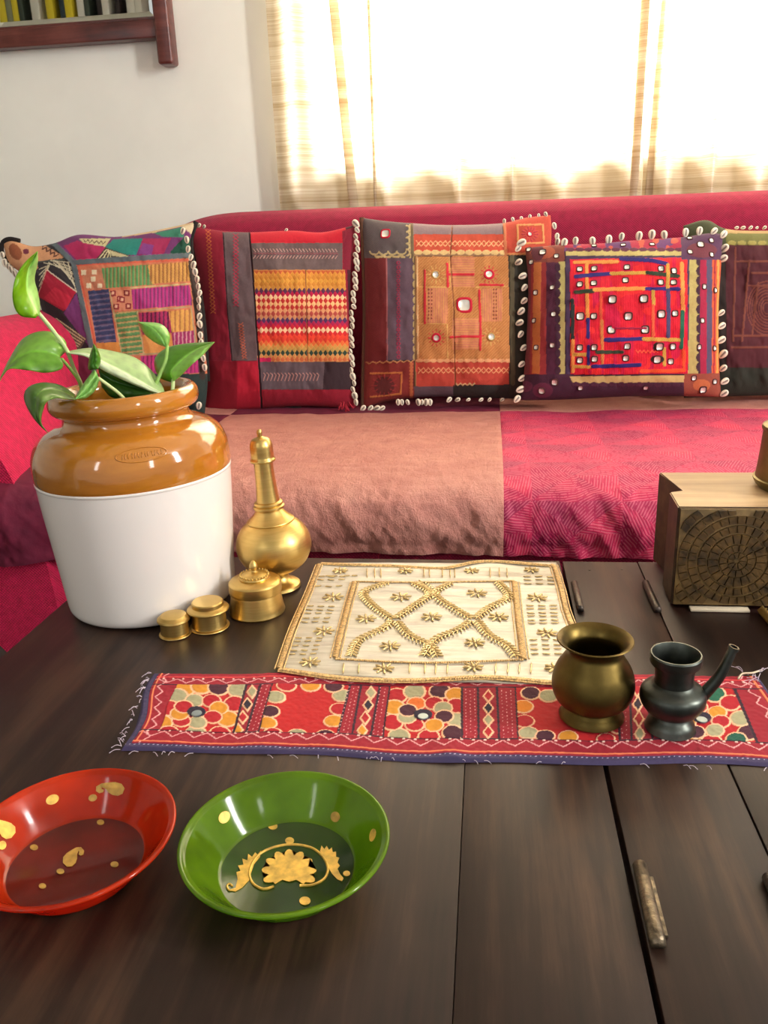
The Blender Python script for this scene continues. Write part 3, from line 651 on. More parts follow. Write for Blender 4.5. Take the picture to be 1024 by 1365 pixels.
# ---- cushion 3: crop origin (460,270), scale 3.531
c = Cushion('c3', [(80, 72), (200, 88), (330, 98), (490, 106), (730, 98), (850, 72), (968, 60)], [(85, 972), (200, 935), (400, 915), (650, 920), (960, 925)],
            [(80, 72), (88, 250), (95, 500), (90, 750), (85, 972)], [(968, 60), (972, 160), (955, 400), (950, 700), (960, 925)], (460, 270, 3.531), (56, 46, 38), 2.41, 2.30, .085,
            'rust and ochre mirror-work cushion with a cowrie fringe, third from left on the sofa', 280, 3, .0, (110, 50, 40), 'border_cloth')
p = c.p
p.rect(60, 60, 322, 262, (92, 80, 80), .0006, 'corner_patch')
for q in [(300, 120+k*26) for k in range(6)]: p.disc(q[0]+8, q[1], 14, 16, (196, 170, 116), .0016)
for q in [(160+k*40, 244) for k in range(5)]: p.disc(q[0], q[1]+6, 22, 14, (196, 170, 116), .0016)
for q in [(288, 120+k*26) for k in range(6)]: p.disc(q[0]+6, q[1], 12, 16, (92, 80, 80), .001)
for q in [(160+k*40, 232) for k in range(4)]: p.disc(q[0], q[1]+6, 22, 14, (92, 80, 80), .001)
p.line([(315, 90), (318, 262)], 14, (110, 92, 66), .002)
for k in range(4): P_ = [(140+k*42+21*cos(t), 232+14*sin(t)) for t in np.linspace(0, pi, 9)]; p.line(P_, 8, (190, 166, 116), .002)
for k in range(5): P_ = [(290+14*sin(t), 125+k*28-14*cos(t)) for t in np.linspace(0, pi, 9)]; p.line(P_, 8, (190, 166, 116), .002)
p.rect(90, 262, 198, 748, (112, 30, 32), .0008, 'red_strip'); p.rect(196, 262, 325, 742, (98, 76, 88), .001, 'grey_strip'); p.line([(196, 262), (200, 745)], 5, (170, 100, 100), .001)
for k in range(22): p.disc(252, 285+k*21, 9, 9, (160, 36, 72), .002); p.disc(252, 285+k*21, 4, 5, (98, 76, 88), .001)
for k in range(13): p.disc(330, 270+k*38, 11, 18, (190, 166, 110), .0018)
p.line([(332, 100), (334, 920)], 12, (120, 88, 54), .0022)
p.rect(80, 748, 325, 960, (132, 42, 36), .0008, 'corner_patch'); p.line([(120, 805), (268, 800), (262, 900), (120, 915)], 8, (190, 110, 56), .002); p.disc(185, 862, 48, 44, (92, 30, 28), .001)
for k in range(12): a_ = k*pi/6; p.line([(185+34*cos(a_), 862+34*sin(a_)), (185+60*cos(a_), 862+56*sin(a_))], 4, (150, 40, 40), .002)
for k in range(12): p.disc(312, 760+k*16, 9, 9, (186, 100, 60), .0016)
p.zig((100, 755), (325, 745), 14, 5, 5, (190, 130, 80), .002)
p.rect(322, 90, 742, 152, (140, 116, 118), .001, 'grey_strip'); p.rect(325, 150, 752, 238, (196, 76, 52), .0008, 'orange_strip')
for sgn in (1, -1): p.zig((335, 195), (745, 195), 18, 13*sgn, 4, (228, 170, 120), .002)
p.rect(325, 232, 760, 252, (150, 110, 80), .001); 
for k in range(11): p.disc(345+k*40, 236, 20, 12, (214, 180, 120), .0018)
p.poly([(335, 255), (768, 252), (778, 738), (340, 738)], (192, 130, 72), .001, 'centre_panel')
m = p.inside([(335, 255), (768, 252), (778, 738), (340, 738)]); q = m & (np.mod(p.x+p.y, 14) < 5); p.c[q] = lin((180, 112, 60)); p.h[q] += .0006
for (x0, y0, x1, y1) in ((385, 400, 482, 568), (645, 405, 742, 560), (500, 258, 610, 400), (505, 545, 640, 690)):
    p.rect(x0, y0, x1, y1, (198, 122, 90), .0014); m = p.inside([(x0, y0), (x1, y0), (x1, y1), (x0, y1)])
    q = m & (np.mod(p.x if x1-x0 < y1-y0+30 and x0 not in (500, 505) else p.y, 11) < 4); p.c[q] = lin((206, 142, 84))
for xx in (395, 408, 700, 712):
    for k in range(9): p.disc(xx, 410+k*17, 4, 5, (140, 70, 50), .002)
p.line([(490, 258), (495, 400), (350, 398)], 4, (206, 160, 90), .002); p.line([(615, 400), (765, 395)], 4, (206, 160, 90), .002); p.line([(340, 572), (480, 572), (484, 735)], 4, (206, 160, 90), .002)
for P in ([(485, 340), (605, 338)], [(480, 290), (484, 398)], [(376, 322), (378, 568)], [(636, 388), (742, 390)], [(632, 415), (637, 590)], [(637, 590), (637, 692)], [(497, 632), (650, 630)]): p.line(P, 11, (204, 40, 54), .0028)
for k in range(12):
    for (cx, cy, r1, r2, cl) in ((428, 340, 28, 44, (206, 160, 90)), (678, 340, 30, 42, (196, 36, 50)), (432, 637, 30, 40, (196, 36, 50)), (686, 632, 28, 42, (206, 160, 90))): a_ = k*pi/6; p.line([(cx+r1*cos(a_), cy+r1*sin(a_)), (cx+r2*cos(a_), cy+r2*sin(a_))], 4, cl, .0022)
p.line([(340, 262), (345, 736)], 5, (220, 180, 130), .002)
p.rect(335, 738, 772, 868, (184, 66, 50), .0008, 'orange_strip')
for k in range(14): p.disc(352+k*32, 744, 17, 9, (220, 160, 110), .002)
for sgn in (1, -1): p.zig((345, 790), (770, 790), 18, 13*sgn, 4, (226, 160, 110), .002)
p.rect(325, 865, 770, 925, (96, 74, 84), .0008, 'grey_strip'); p.poly([(510, 858), (970, 855), (970, 930), (510, 930)], (44, 36, 34), .0006)
p.zig((520, 855), (610, 855), 8, 5, 5, (200, 170, 120), .002)
p.poly([(772, 240), (990, 240), (990, 940), (775, 940)], (48, 42, 32), .0006, 'side_strip'); p.line([(785, 245), (790, 850)], 22, (84, 74, 52), .002)  # right border painted dark to hold the shade it lies in
p.poly([(745, 60), (990, 50), (990, 245), (752, 245)], (192, 74, 54), .001, 'corner_patch'); p.line([(815, 108), (930, 105), (935, 190), (815, 195), (812, 108)], 8, (214, 150, 90), .0024)
p.line([(750, 100), (757, 250)], 14, (200, 120, 80), .002); p.line([(757, 245), (960, 238)], 10, (200, 130, 80), .002)
for k in range(14): a_ = k*pi/7; p.line([(870+20*cos(a_), 150+20*sin(a_)), (870+38*cos(a_), 150+34*sin(a_))], 4, (176, 40, 70), .0024)
p.line([(505, 100), (495, 250), (512, 500), (516, 740), (518, 860)], 5, (150, 92, 60), -.0016)
c.finish(); c.tape([(80, 72), (88, 250), (95, 500), (90, 750), (85, 972)], .0075, M_brown)
sq = mirror_me(.0075, M_rimred, True, .45); big = mirror_me(.0115, M_rimred, True, .5); rnd = mirror_me(.0075, M_rimtan, False, .35); rndr = mirror_me(.0068, M_rimred, False, .8); 
c.mirror(190, 147, sq, 1.3); c.mirror(562, 483, big, 1.25); c.mirror(428, 340, rnd, 1.1); c.mirror(678, 340, rndr, 1.25); c.mirror(432, 637, rndr, 1.1); c.mirror(687, 632, rnd, 1.1); c.mirror(870, 150, rndr, .7)
ys = list(np.arange(100, 960, 30))
for k, y in enumerate(ys): c.shell(42+14*sin(y/140)+5*sin(k*2.1), y, ang=-.5, sc=1.0 if k % 3 else 1.2, out=.012)
for x in (85, 120, 150, 175, 250, 268, 295, 345, 362, 382, 400, 490, 530, 580, 640, 680, 740): c.shell(x, 938+(30 if x < 200 else 2)-(12 if x > 480 else 0), ang=.0 if 200 < x < 450 else .9, sc=1.0 if x < 560 else .75, Y=2.255)
for x, y in ((750, 88), (790, 80), (830, 76), (870, 68), (912, 62), (945, 55), (985, 110), (998, 160), (1000, 185)): c.shell(x, y, sc=.7 if x < 980 else 1.0)
for k in range(7): c_ = onY(460-8+k*1.6+2, 270+965/3.531+random.uniform(-3, 2), 2.26); link('thread_tuft', tube_me('thread_tuft', [c_+np.array([0, 0, .012]), c_+np.array([random.uniform(-.02, .02), -.01, -.006])], .003, 5), M_tasselred, c.root)

# ---- cushion 5 (dark, right edge): crop origin (680,280), scale 2.977
def c5():
    c = Cushion('c5', [(688, 62), (780, 40), (860, 75), (1010, 82), (1340, 75)], [(690, 745), (900, 738), (1100, 735), (1340, 735)], [(688, 62), (700, 300), (690, 745)], [(1340, 75), (1320, 400), (1340, 735)],
                (680, 280, 2.977), (70, 26, 32), 2.43, 2.33, .075, 'dark maroon cushion with an olive band, rightmost on the sofa', 230, 5, .0, (50, 44, 30), 'maroon_panel')
    p = c.p; p.poly([(680, 20), (860, 40), (862, 150), (680, 150)], (58, 62, 34), .0004, 'corner_patch'); p.poly([(855, 40), (1360, 50), (1360, 140), (858, 140)], (98, 96, 44), .001, 'olive_band'); p.line([(862, 84), (1360, 90)], 20, (160, 130, 84), .0014)
    for k in range(12): p.disc(880+k*40, 132, 18, 9, (140, 130, 66), .0016)
    p.poly([(855, 140), (1360, 140), (1360, 625), (860, 625)], (76, 26, 34), .0008, 'maroon_panel')
    for P in ([(895, 150), (885, 520)], [(950, 200), (920, 520)], [(960, 250), (1150, 250), (1150, 480)], [(900, 205), (1300, 200)], [(985, 290), (960, 500)], [(940, 300), (1200, 310)], [(890, 500), (1300, 495)], [(880, 545), (1300, 545)]): p.line(P, 8, (112, 58, 44), .0018)
    for k in range(8): p.ring(1020, 390, 16+k*9, 22+k*12, 2.2, (110, 56, 44), .0014)
    p.poly([(680, 625), (1360, 625), (1360, 760), (680, 760)], (38, 42, 32), .0006, 'side_strip'); p.poly([(680, 150), (856, 150), (860, 625), (680, 625)], (44, 32, 28), .0004, 'side_strip')
    c.finish()
    for x in (900, 925, 955, 980, 1010, 1040): c.shell(x, 70, ang=1.2, sc=.6)
c5()

# ---- cushion 4 (front, mirror work): crop origin (680,280), scale 2.977
c = Cushion('c4', [(60, 150), (200, 138), (350, 133), (520, 118), (680, 108), (790, 92), (845, 96)], [(42, 755), (220, 752), (450, 740), (640, 738), (838, 742)],
            [(60, 150), (72, 300), (66, 500), (55, 650), (42, 755)], [(845, 96), (838, 220), (828, 400), (830, 600), (838, 742)], (680, 280, 2.977), (56, 28, 40), 2.33, 2.22, .085,
            'bright red cushion crowded with little mirrors, resting in front of the dark maroon one', 280, 4, .0, (60, 26, 40), 'border_cloth')
p = c.p
p.rect(40, 120, 216, 212, (120, 56, 44), .0008, 'corner_patch'); p.disc(130, 168, 50, 26, (160, 76, 50), .001); p.disc(110, 168, 26, 34, (90, 34, 44), .001)
p.rect(40, 208, 146, 655, (142, 40, 40), .0008, 'red_strip'); p.poly([(95, 208), (125, 208), (118, 650), (88, 650)], (178, 98, 46), .0012); p.poly([(62, 208), (85, 208), (80, 650), (60, 650)], (110, 40, 44), .001)
p.rect(144, 208, 194, 655, (74, 20, 48), .0008, 'plum_strip'); p.rect(192, 205, 218, 650, (172, 158, 96), .001, 'scallop_strip')
for k in range(13): p.disc(190, 228+k*34, 11, 17, (60, 22, 44), .0014)
p.rect(216, 90, 690, 165, (160, 26, 60), .0006, 'red_strip'); 
m = p.inside([(216, 90), (690, 90), (690, 165), (216, 165)]); q = m & (vnoise(p.x, p.y, 4, .03) > .08); p.c[q] = lin((96, 50, 100)); q = m & (vnoise(p.x, p.y, 8, .04) > .22); p.c[q] = lin((190, 80, 60))
p.poly([(222, 165), (460, 155), (690, 160), (690, 184), (222, 184)], (186, 168, 104), .001, 'scallop_strip')
for k in range(13): p.disc(240+k*36, 158, 18, 8, (90, 34, 60), .0014)
p.poly([(220, 182), (712, 182), (725, 655), (222, 660)], (66, 44, 74), .0012, 'dark_frame')
p.poly([(238, 196), (702, 190), (706, 648), (240, 655)], (206, 16, 42), .0018, 'centre_panel')
m = p.inside([(238, 196), (702, 190), (706, 648), (240, 655)]); q = m & (np.mod(p.x, 9) < 3); p.h[q] += .0006; q = m & (vnoise(p.x, p.y, 14, .025) > .12); p.c[q] = lin((222, 36, 40))
q = m & (vnoise(p.x*2, p.y*.3, 24, .03) > .2); p.c[q] = lin((196, 10, 60))
OR, NV, GR, YE, OD = (232, 148, 70), (44, 34, 112), (50, 62, 42), (206, 156, 66), (232, 80, 36)
for P, w, cl in (([(255, 210), (425, 208)], 14, OR), ([(440, 196), (560, 202), (620, 215)], 16, NV), ([(305, 215), (308, 430)], 14, OR), ([(262, 266), (402, 254)], 16, NV), ([(402, 254), (545, 250)], 14, YE), ([(545, 250), (665, 264)], 16, GR),
                 ([(262, 328), (330, 322)], 16, GR), ([(335, 318), (540, 312)], 15, OR), ([(540, 314), (668, 314)], 14, NV), ([(625, 220), (625, 310)], 14, YE), ([(627, 320), (628, 500)], 17, (74, 66, 106)), ([(680, 215), (686, 400)], 16, OR),
                 ([(682, 404), (680, 545)], 16, (24, 96, 70)), ([(248, 360), (249, 510)], 16, (36, 44, 40)), ([(310, 435), (310, 505)], 15, NV), ([(568, 325), (568, 375)], 14, YE), ([(360, 330), (362, 500)], 12, (214, 80, 50)), ([(566, 380), (568, 500)], 12, (230, 96, 60)),
                 ([(365, 440), (366, 610)], 12, (206, 120, 60)), ([(380, 516), (525, 512)], 16, NV), ([(530, 512), (670, 516)], 15, YE), ([(250, 520), (250, 640)], 14, OR), ([(345, 563), (445, 563)], 15, GR), ([(255, 573), (308, 573)], 14, YE), ([(255, 620), (316, 622)], 12, YE),
                 ([(312, 540), (312, 610)], 13, NV), ([(330, 620), (515, 614)], 15, NV), ([(520, 640), (690, 636)], 14, OD), ([(612, 550), (612, 615)], 13, YE), ([(596, 592), (572, 592)], 28, (40, 40, 34)), ([(582, 538), (580, 548)], 26, (40, 44, 34)), ([(688, 560), (688, 630)], 13, OD), ([(420, 470), (540, 470)], 8, (150, 20, 60))):
    p.line(P, w, cl, .0034)
    m = p.dist(P) < w/2; q = m & (np.mod(p.x+p.y*.6, 8) < 3); p.c[q] *= .8
for k in range(11): p.line([(498+k*8, 556+(k % 2)*10), (506+k*8, 566-(k % 2)*10)], 4, (240, 90, 60), .003)
p.poly([(712, 188), (752, 188), (748, 648), (706, 648)], (176, 160, 96), .001, 'scallop_strip')
for k in range(12): p.disc(752, 205+k*38, 14, 19, (60, 30, 46), .0014)
p.rect(754, 195, 782, 650, (156, 24, 60), .0008, 'red_strip'); p.rect(780, 195, 804, 650, (78, 70, 96), .0006, 'grey_strip'); p.poly([(802, 195), (860, 195), (860, 650), (800, 650)], (200, 84, 44), .0008, 'orange_strip'); p.line([(826, 200), (822, 645)], 9, (218, 150, 70), .0014); p.line([(812, 200), (808, 645)], 6, (150, 30, 50), .0014)
p.poly([(678, 80), (860, 80), (860, 198), (680, 198)], (84, 50, 78), .0008, 'corner_patch'); p.disc(760, 160, 60, 30, (110, 50, 60), .001)
p.rect(30, 652, 720, 770, (62, 22, 46), .0006, 'plum_strip'); p.poly([(236, 660), (700, 655), (700, 682), (250, 688)], (188, 160, 100), .001, 'scallop_strip')
for k in range(13): p.disc(262+k*36, 692, 17, 10, (72, 26, 50), .0014)
for q_ in ((130, 715, 40, 30), (60, 700, 30, 22)): p.disc(*q_, (96, 34, 60), .001)
p.poly([(690, 648), (860, 648), (860, 760), (692, 760)], (140, 66, 48), .0008, 'corner_patch'); p.disc(760, 695, 34, 24, (180, 96, 56), .001)
c.finish()
md = mirror_me(.0058, M_rimdk, True, .5); mdb = mirror_me(.0076, M_rimdk, True, .45)
for x, y in ((278, 237), (335, 235), (465, 228), (598, 235), (648, 243), (333, 292), (457, 280), (598, 287), (650, 290), (333, 422), (653, 412), (277, 545), (335, 545), (467, 540), (645, 542), (277, 597), (335, 590), (460, 588), (635, 600), (278, 297)): c.mirror(x, y, md)
for x, y in ((406, 355), (532, 352), (470, 420), (403, 477), (535, 475), (280, 422), (600, 412), (592, 540), (585, 592)): c.mirror(x, y, mdb)
for x, y in ((75, 157), (183, 183), (85, 207), (103, 328), (95, 440), (105, 545), (167, 307), (172, 413), (168, 537), (770, 305), (763, 440), (750, 543), (812, 318), (810, 548), (812, 680), (730, 665), (450, 140), (565, 138), (335, 143), (712, 113), (800, 122), (715, 168), (798, 178), (540, 705), (280, 705)): c.mirror(x, y, md, .85)
for x, y in ((130, 167), (178, 683), (127, 717), (765, 712), (757, 138)): c.mirror(x, y, mdb, .9)
for x, y in ((45, 130), (32, 153), (34, 207), (50, 262), (57, 308), (56, 360), (44, 402), (38, 447), (42, 493), (54, 547), (46, 612), (48, 668), (42, 712), (28, 750), (215, 131), (260, 123), (327, 124), (392, 119), (443, 106), (512, 104), (563, 98), (612, 100), (697, 90), (752, 84), (810, 84), (848, 97), (851, 152), (845, 193), (838, 408), (840, 460), (838, 516), (846, 572), (846, 628), (852, 680), (850, 728)):
    c.shell(x, y, ang=(1.0 if x < 100 and y > 100 else .9 if x > 800 else 0.1), sc=1.25, out=.01)

# ------------------------------------------------------------------ coffee table
TZ = .42
tb = empty('coffee_table', (.15, .75, 0), 'dark walnut plank coffee table with iron hinge barrels set in its joints', 'table')
joints = [-.626, -.022, .1155, .2335, .42, .62, .86]; gap = [0, .0004, .0045, .0016, .0008, .0008, 0]
for k in range(6):
    x0 = joints[k]+gap[k]/2; x1 = joints[k+1]-gap[k+1]/2
    me = box_me('plank', x0, x1, .16, 1.245+(.003 if k % 2 else 0), TZ-.028, TZ-(.0004 if k % 2 else 0), .0012 if gap[k+1] > .001 or gap[k] > .001 else .0003, 2); link('plank', me, M_table, tb)
part_box('apron', tb, M_table, -.58, .82, 1.19, 1.215, .30, .391); part_box('apron', tb, M_table, -.58, -.555, .22, 1.19, .30, .391); part_box('apron', tb, M_table, .80, .82, .22, 1.19, .30, .391); part_box('apron', tb, M_table, -.58, .82, .2, .22, .30, .391)
for lx in (-.56, .80):
    for ly in (.24, 1.18): part_box('leg', tb, M_table, lx-.035, lx+.035, ly-.035, ly+.035, 0, .391, bev=.005)
def hinge(x, y0, y1, m=M_iron, r=.0052, up=.0):
    o = link('hinge_barrel', tube_me('hinge_barrel', [(x, y0, TZ+r*.55+up), (x, y0+.004, TZ+r*.8+up), (x, y1-.004, TZ+r*.8+up), (x+.001, y1, TZ+r*.4)], [r*.9, r, r*.95, r*.55], 12), m, tb)
    return o
M_pewter = simple('worn_pewter', (104, 92, 74), .35, .7, nscale=120, namt=.35, bump=.5, bscale=260)
hinge(.1245, .488, .572, M_pewter, .0062); hinge(.1265, 1.058, 1.152); hinge(.2300, 1.060, 1.158); hinge(.2235, .50, .568, M_iron)
for h in ((.131, .50, .56), ): link('hinge_leaf', box_me('hinge_leaf', h[0]-.004, h[0]+.003, h[1], h[2], TZ-.0005, TZ+.0022, .0008), M_pewter, tb)
for x, y in ((onZ(786, 760)[0], onZ(786, 760)[1]), (onZ(829, 759)[0], onZ(829, 759)[1])): link('nail_head', lathe_me('nail_head', [(.0022, TZ-.001), (.0018, TZ+.0007), (0, TZ+.0009)], (x, y, 0), 10), M_iron, tb)

# ------------------------------------------------------------------ runner
nxr, nyr = 760, 150
FL = onZ(163, 1003); BL = onZ(205, 899); FR = onZ(1024, 1025); BR = onZ(1010, 902)
FR = FL+(FR-FL)*1.0; BRr = BR
U, Vv = np.meshgrid(np.linspace(0, 1, nxr), np.linspace(0, 1, nyr), indexing='ij'); U = U.ravel(); Vv = Vv.ravel()
FR2 = np.array([.322, .7165, TZ])
Wp = ((1-U)*(1-Vv))[:, None]*BL+(U*(1-Vv))[:, None]*BR+((1-U)*Vv)[:, None]*FL+(U*Vv)[:, None]*FR2
Wp[:, 1] += .0035*np.sin(U*9)*Vv+.002*np.sin(U*23+1)*Vv-.002*np.sin(U*14)*(1-Vv)
Wp[:, 0] -= .004*np.sin(Vv*7)*(1-U)
lift = .0028+.0012*fbm(U*5, Vv*1.2, 3, 3, 3)+.0022*np.exp(-((U-.49)/.02)**2)*Vv+.0015*np.exp(-((U-.21)/.03)**2)
ed = np.clip(np.minimum(np.minimum(U*nxr, (1-U)*nxr), np.minimum(Vv*nyr, (1-Vv)*nyr))/3, 0, 1)
qx, qy = proj(np.stack([Wp[:, 0], Wp[:, 1], np.full(len(U), TZ+.003)], 1).copy())
P = Paint(qx, qy, (196, 20, 38)); P.names[0] = 'red_ground'
c5x = lambda x, y: (150+x/3.103, 880+y/3.103); c6x = lambda x, y: (440+x/3.103, 880+y/3.103); c8x = lambda x, y: (700+x/3.16, 800+y/3.16)
RED, MAR, OCH, GRY, CRM, ORG, PNK = (178, 8, 30), (70, 14, 40), (214, 142, 36), (166, 160, 124), (240, 190, 150), (232, 128, 84), (236, 170, 170)
# borders in (U,V)
uu = U*.7; vv = Vv*.165
def band(mask, col, h, name=None): P.apply(mask, col, h, P.part(name) if name else None)
band(np.ones(len(U), bool), (152, 8, 36), .001)
zz = np.abs(np.mod(uu/.024, 1)-.5)*2
for v0, am in ((.022, .0045), (.1375, .005)):
    for ph in (0,):
        d = np.abs(vv-(v0-am+2*am*zz)); band(d < .0009, PNK, .0018)
    dd = np.hypot(np.mod(uu, .012)-.006, vv-(v0-am)); band(dd < .0014, (246, 214, 200), .0024); 
zz2 = np.abs(np.mod(vv/.024, 1)-.5)*2
for ub in (.020, .680): band(np.abs(uu-(ub-.004+.008*zz2)) < .0009, PNK, .0018)
band((np.abs(vv-.152) < .0013), ORG, .002); band((np.abs(uu-.0125) < .0013) & (vv < .153), ORG, .002); band((np.abs(uu-.690) < .0013), ORG, .002); band(np.abs(vv-.0125) < .0010, (226, 70, 70), .0016)
band((np.abs(vv-.1300) < .0011) | (np.abs(vv-.0305) < .0011), (40, 14, 36), .0012)
field = (vv > .0305) & (vv < .130) & (uu > .03) & (uu < .672)
def fpoly(pts): return P.inside(pts) & field
def panel(tl, tr, bl, br, kind, flower=None):
    m = fpoly([tl, tr, br, bl]); pid = P.part('embroidered_panel'); P.apply(m, (182, 8, 18), .0006, pid); return m
def petal(pt, rx, ry, col, m, out=CRM):
    d = np.hypot((P.x-pt[0])/rx, (P.y-pt[1])/ry); P.apply(m & (d < 1.0), out, .0016); P.apply(m & (d < .84), col, .0022)
    q = m & (d < .80) & (np.mod(P.x*1.3+P.y, 2.2) < .7); P.h[q] = .0016
def flowerpanel(cv, pm, center, petals, corners, s=1.0):
    for x, y, cl in corners: petal(cv(x, y), 15.5*s, 11*s, cl, pm)
    for x, y, cl in petals: petal(cv(x, y), 13.5*s, 9*s, cl, pm)
    cx, cy = cv(*center); P.disc(cx, cy, 12.5*s, 7.6*s, (30, 16, 44), .003)
def dark(cv, pts, w=3.2): m = (P.dist([cv(*q) for q in pts]) < w/2) & field; P.apply(m, (44, 12, 34), .001)
def chain(cv, top, bot, cols, w=8.0):
    n = len(cols); t0 = np.array(cv(*top)); t1 = np.array(cv(*bot))
    for k, cl in enumerate(cols):
        q = t0+(t1-t0)*(k+.5)/n; d = np.abs(P.x-q[0])/w+np.abs(P.y-q[1])/(abs(t1[1]-t0[1])/n*.62); P.apply((d < 1.0) & field, CRM, .0018); P.apply((d < .68) & field, cl, .0024)
def dotband(cv, a0, a1):
    a0 = np.array(cv(*a0)); a1 = np.array(cv(*a1)); n = 14
    for k in range(n+1):
        q = a0+(a1-a0)*k/n
        for dx in (-6, 0, 6): P.apply((np.hypot(P.x-q[0]-dx, P.y-q[1]-(2 if dx == 0 else 0)) < .62) & field, (240, 180, 180), .002)
pm = panel(c5x(270, 100), c5x(556, 100), c5x(160, 325), c5x(495, 325), 'f')
flowerpanel(c5x, pm, (348, 218), [(340, 170, GRY), (410, 172, RED), (440, 202, OCH), (415, 238, RED), (352, 262, GRY), (285, 254, RED), (278, 225, OCH), (296, 196, RED)],
            [(300, 118, OCH), (370, 112, OCH), (440, 118, MAR), (522, 128, GRY), (268, 152, GRY), (232, 200, RED), (205, 262, OCH), (232, 308, RED), (345, 308, GRY), (445, 308, RED), (476, 245, OCH), (506, 185, RED)])
chain(c5x, (588, 112), (510, 318), [GRY, (30, 20, 40), RED, OCH]); dark(c5x, [(556, 100), (495, 325)]); dark(c5x, [(615, 100), (545, 325)]); dotband(c5x, (640, 110), (572, 312)); dark(c5x, [(665, 100), (600, 325)])
pm = panel(c5x(666, 100), c5x(985, 105), c5x(600, 325), c5x(930, 325), 'p')
for x, y, cl in ((676, 160, GRY), (652, 220, MAR), (640, 268, OCH), (665, 312, RED), (765, 312, GRY), (880, 316, MAR), (915, 255, OCH), (940, 205, RED), (950, 150, GRY), (915, 112, MAR), (820, 108, OCH), (720, 110, RED)): petal(c5x(x, y), 14, 8.5, cl, pm)
dark(c5x, [(985, 100), (928, 325)]); dotband(c6x, (98, 115), (50, 315)); dark(c6x, [(130, 100), (88, 330)]); chain(c6x, (176, 112), (128, 322), [GRY, (30, 20, 40), RED, OCH]); dark(c6x, [(208, 100), (165, 335)]); dotband(c6x, (228, 115), (195, 320)); dark(c6x, [(250, 100), (218, 335)])
pm = panel(c6x(252, 105), c6x(545, 110), c6x(220, 335), c6x(545, 335), 'f')
flowerpanel(c6x, pm, (385, 231), [(357, 183, (222, 110, 40)), (430, 183, RED), (468, 205, GRY), (472, 240, MAR), (430, 274, OCH), (350, 272, RED), (318, 242, GRY), (322, 212, MAR)],
            [(275, 150, RED), (350, 134, GRY), (455, 134, MAR), (522, 150, OCH), (526, 195, RED), (528, 255, GRY), (508, 308, MAR), (408, 322, RED), (285, 318, GRY), (258, 262, RED), (266, 200, OCH)])
dark(c6x, [(546, 100), (546, 335)]); dotband(c6x, (580, 125), (582, 320)); dark(c6x, [(612, 100), (615, 335)]); chain(c6x, (655, 128), (655, 325), [RED, (30, 20, 40), GRY, RED]); dark(c6x, [(690, 100), (700, 335)]); dotband(c6x, (728, 130), (738, 322)); dark(c6x, [(768, 105), (780, 340)])
pm = panel(c6x(770, 110), c8x(385, 300), c6x(782, 345), c8x(400, 630), 'p')
for x, y, cl in ((800, 195, (222, 130, 30)), (805, 255, RED), (820, 305, GRY), (890, 318, MAR), (985, 322, OCH), (830, 140, MAR), (905, 150, GRY), (980, 150, OCH)): petal(c6x(x, y), 14, 9, cl, pm)
for x, y, cl in ((340, 590, RED), (365, 360, OCH), (390, 450, GRY), (395, 540, RED)): petal(c8x(x, y), 13, 9, cl, pm)
dark(c8x, [(385, 330), (400, 600)]); dotband(c8x, (415, 340), (430, 600)); dark(c8x, [(440, 330), (450, 610)]); chain(c8x, (470, 345), (485, 600), [RED, (40, 20, 40), RED, GRY]); dark(c8x, [(505, 330), (540, 610)])
dotband(c8x, (540, 340), (600, 600)); dark(c8x, [(580, 330), (660, 610)])
pm = panel(c8x(600, 330), c8x(860, 350), c8x(690, 610), c8x(985, 615), 'f')
flowerpanel(c8x, pm, (745, 502), [(730, 455, RED), (810, 475, OCH), (825, 515, RED), (800, 552, GRY), (720, 560, MAR), (680, 520, OCH), (690, 480, GRY)],
            [(700, 400, GRY), (800, 400, (20, 96, 70)), (865, 435, RED), (908, 500, GRY), (940, 560, MAR), (890, 592, (16, 84, 66)), (785, 602, RED), (700, 590, OCH)])
dark(c8x, [(868, 340), (985, 615)], 4)
navy = (vv > .1555) | ((uu < .0085)) | (vv < .004) | (uu > .695); band(navy, (62, 52, 88), .0, 'navy_binding'); q = navy & (np.hypot(np.mod(uu, .005)-.0025, vv-.157) < .0008); P.c[q] = lin((190, 180, 210))
wob = fbm(U*60, Vv*14, 8, 3, 2)*.0006
Wp[:, 2] = TZ+.0004+(lift+P.h*.7+wob)*ed
rt = empty('table_runner', tuple(np.append(Wp[:, :2].mean(0), TZ)), 'long red embroidered table runner with flower panels and navy frayed edge', 'runner')
F = grid_faces(nxr, nyr)[:, ::-1]; fid = P.id[F].min(1)
for k in np.unique(fid):
  for f in islands(F[fid == k]):
    vi, inv = np.unique(f.ravel(), return_inverse=True); link(P.names[k], mesh(P.names[k], Wp[vi], inv.reshape(-1, 4), True, P.c[vi]), M_run, rt)
under = np.stack([Wp[:, 0], Wp[:, 1], np.full(len(Wp), TZ+.0002)], 1).reshape(nxr, nyr, 3)[::38, ::37]; sh = under.shape
link('backing', mesh('backing', under.reshape(-1, 3), grid_faces(sh[0], sh[1]), True), simple('navy_backing', (50, 42, 70), .9), rt)
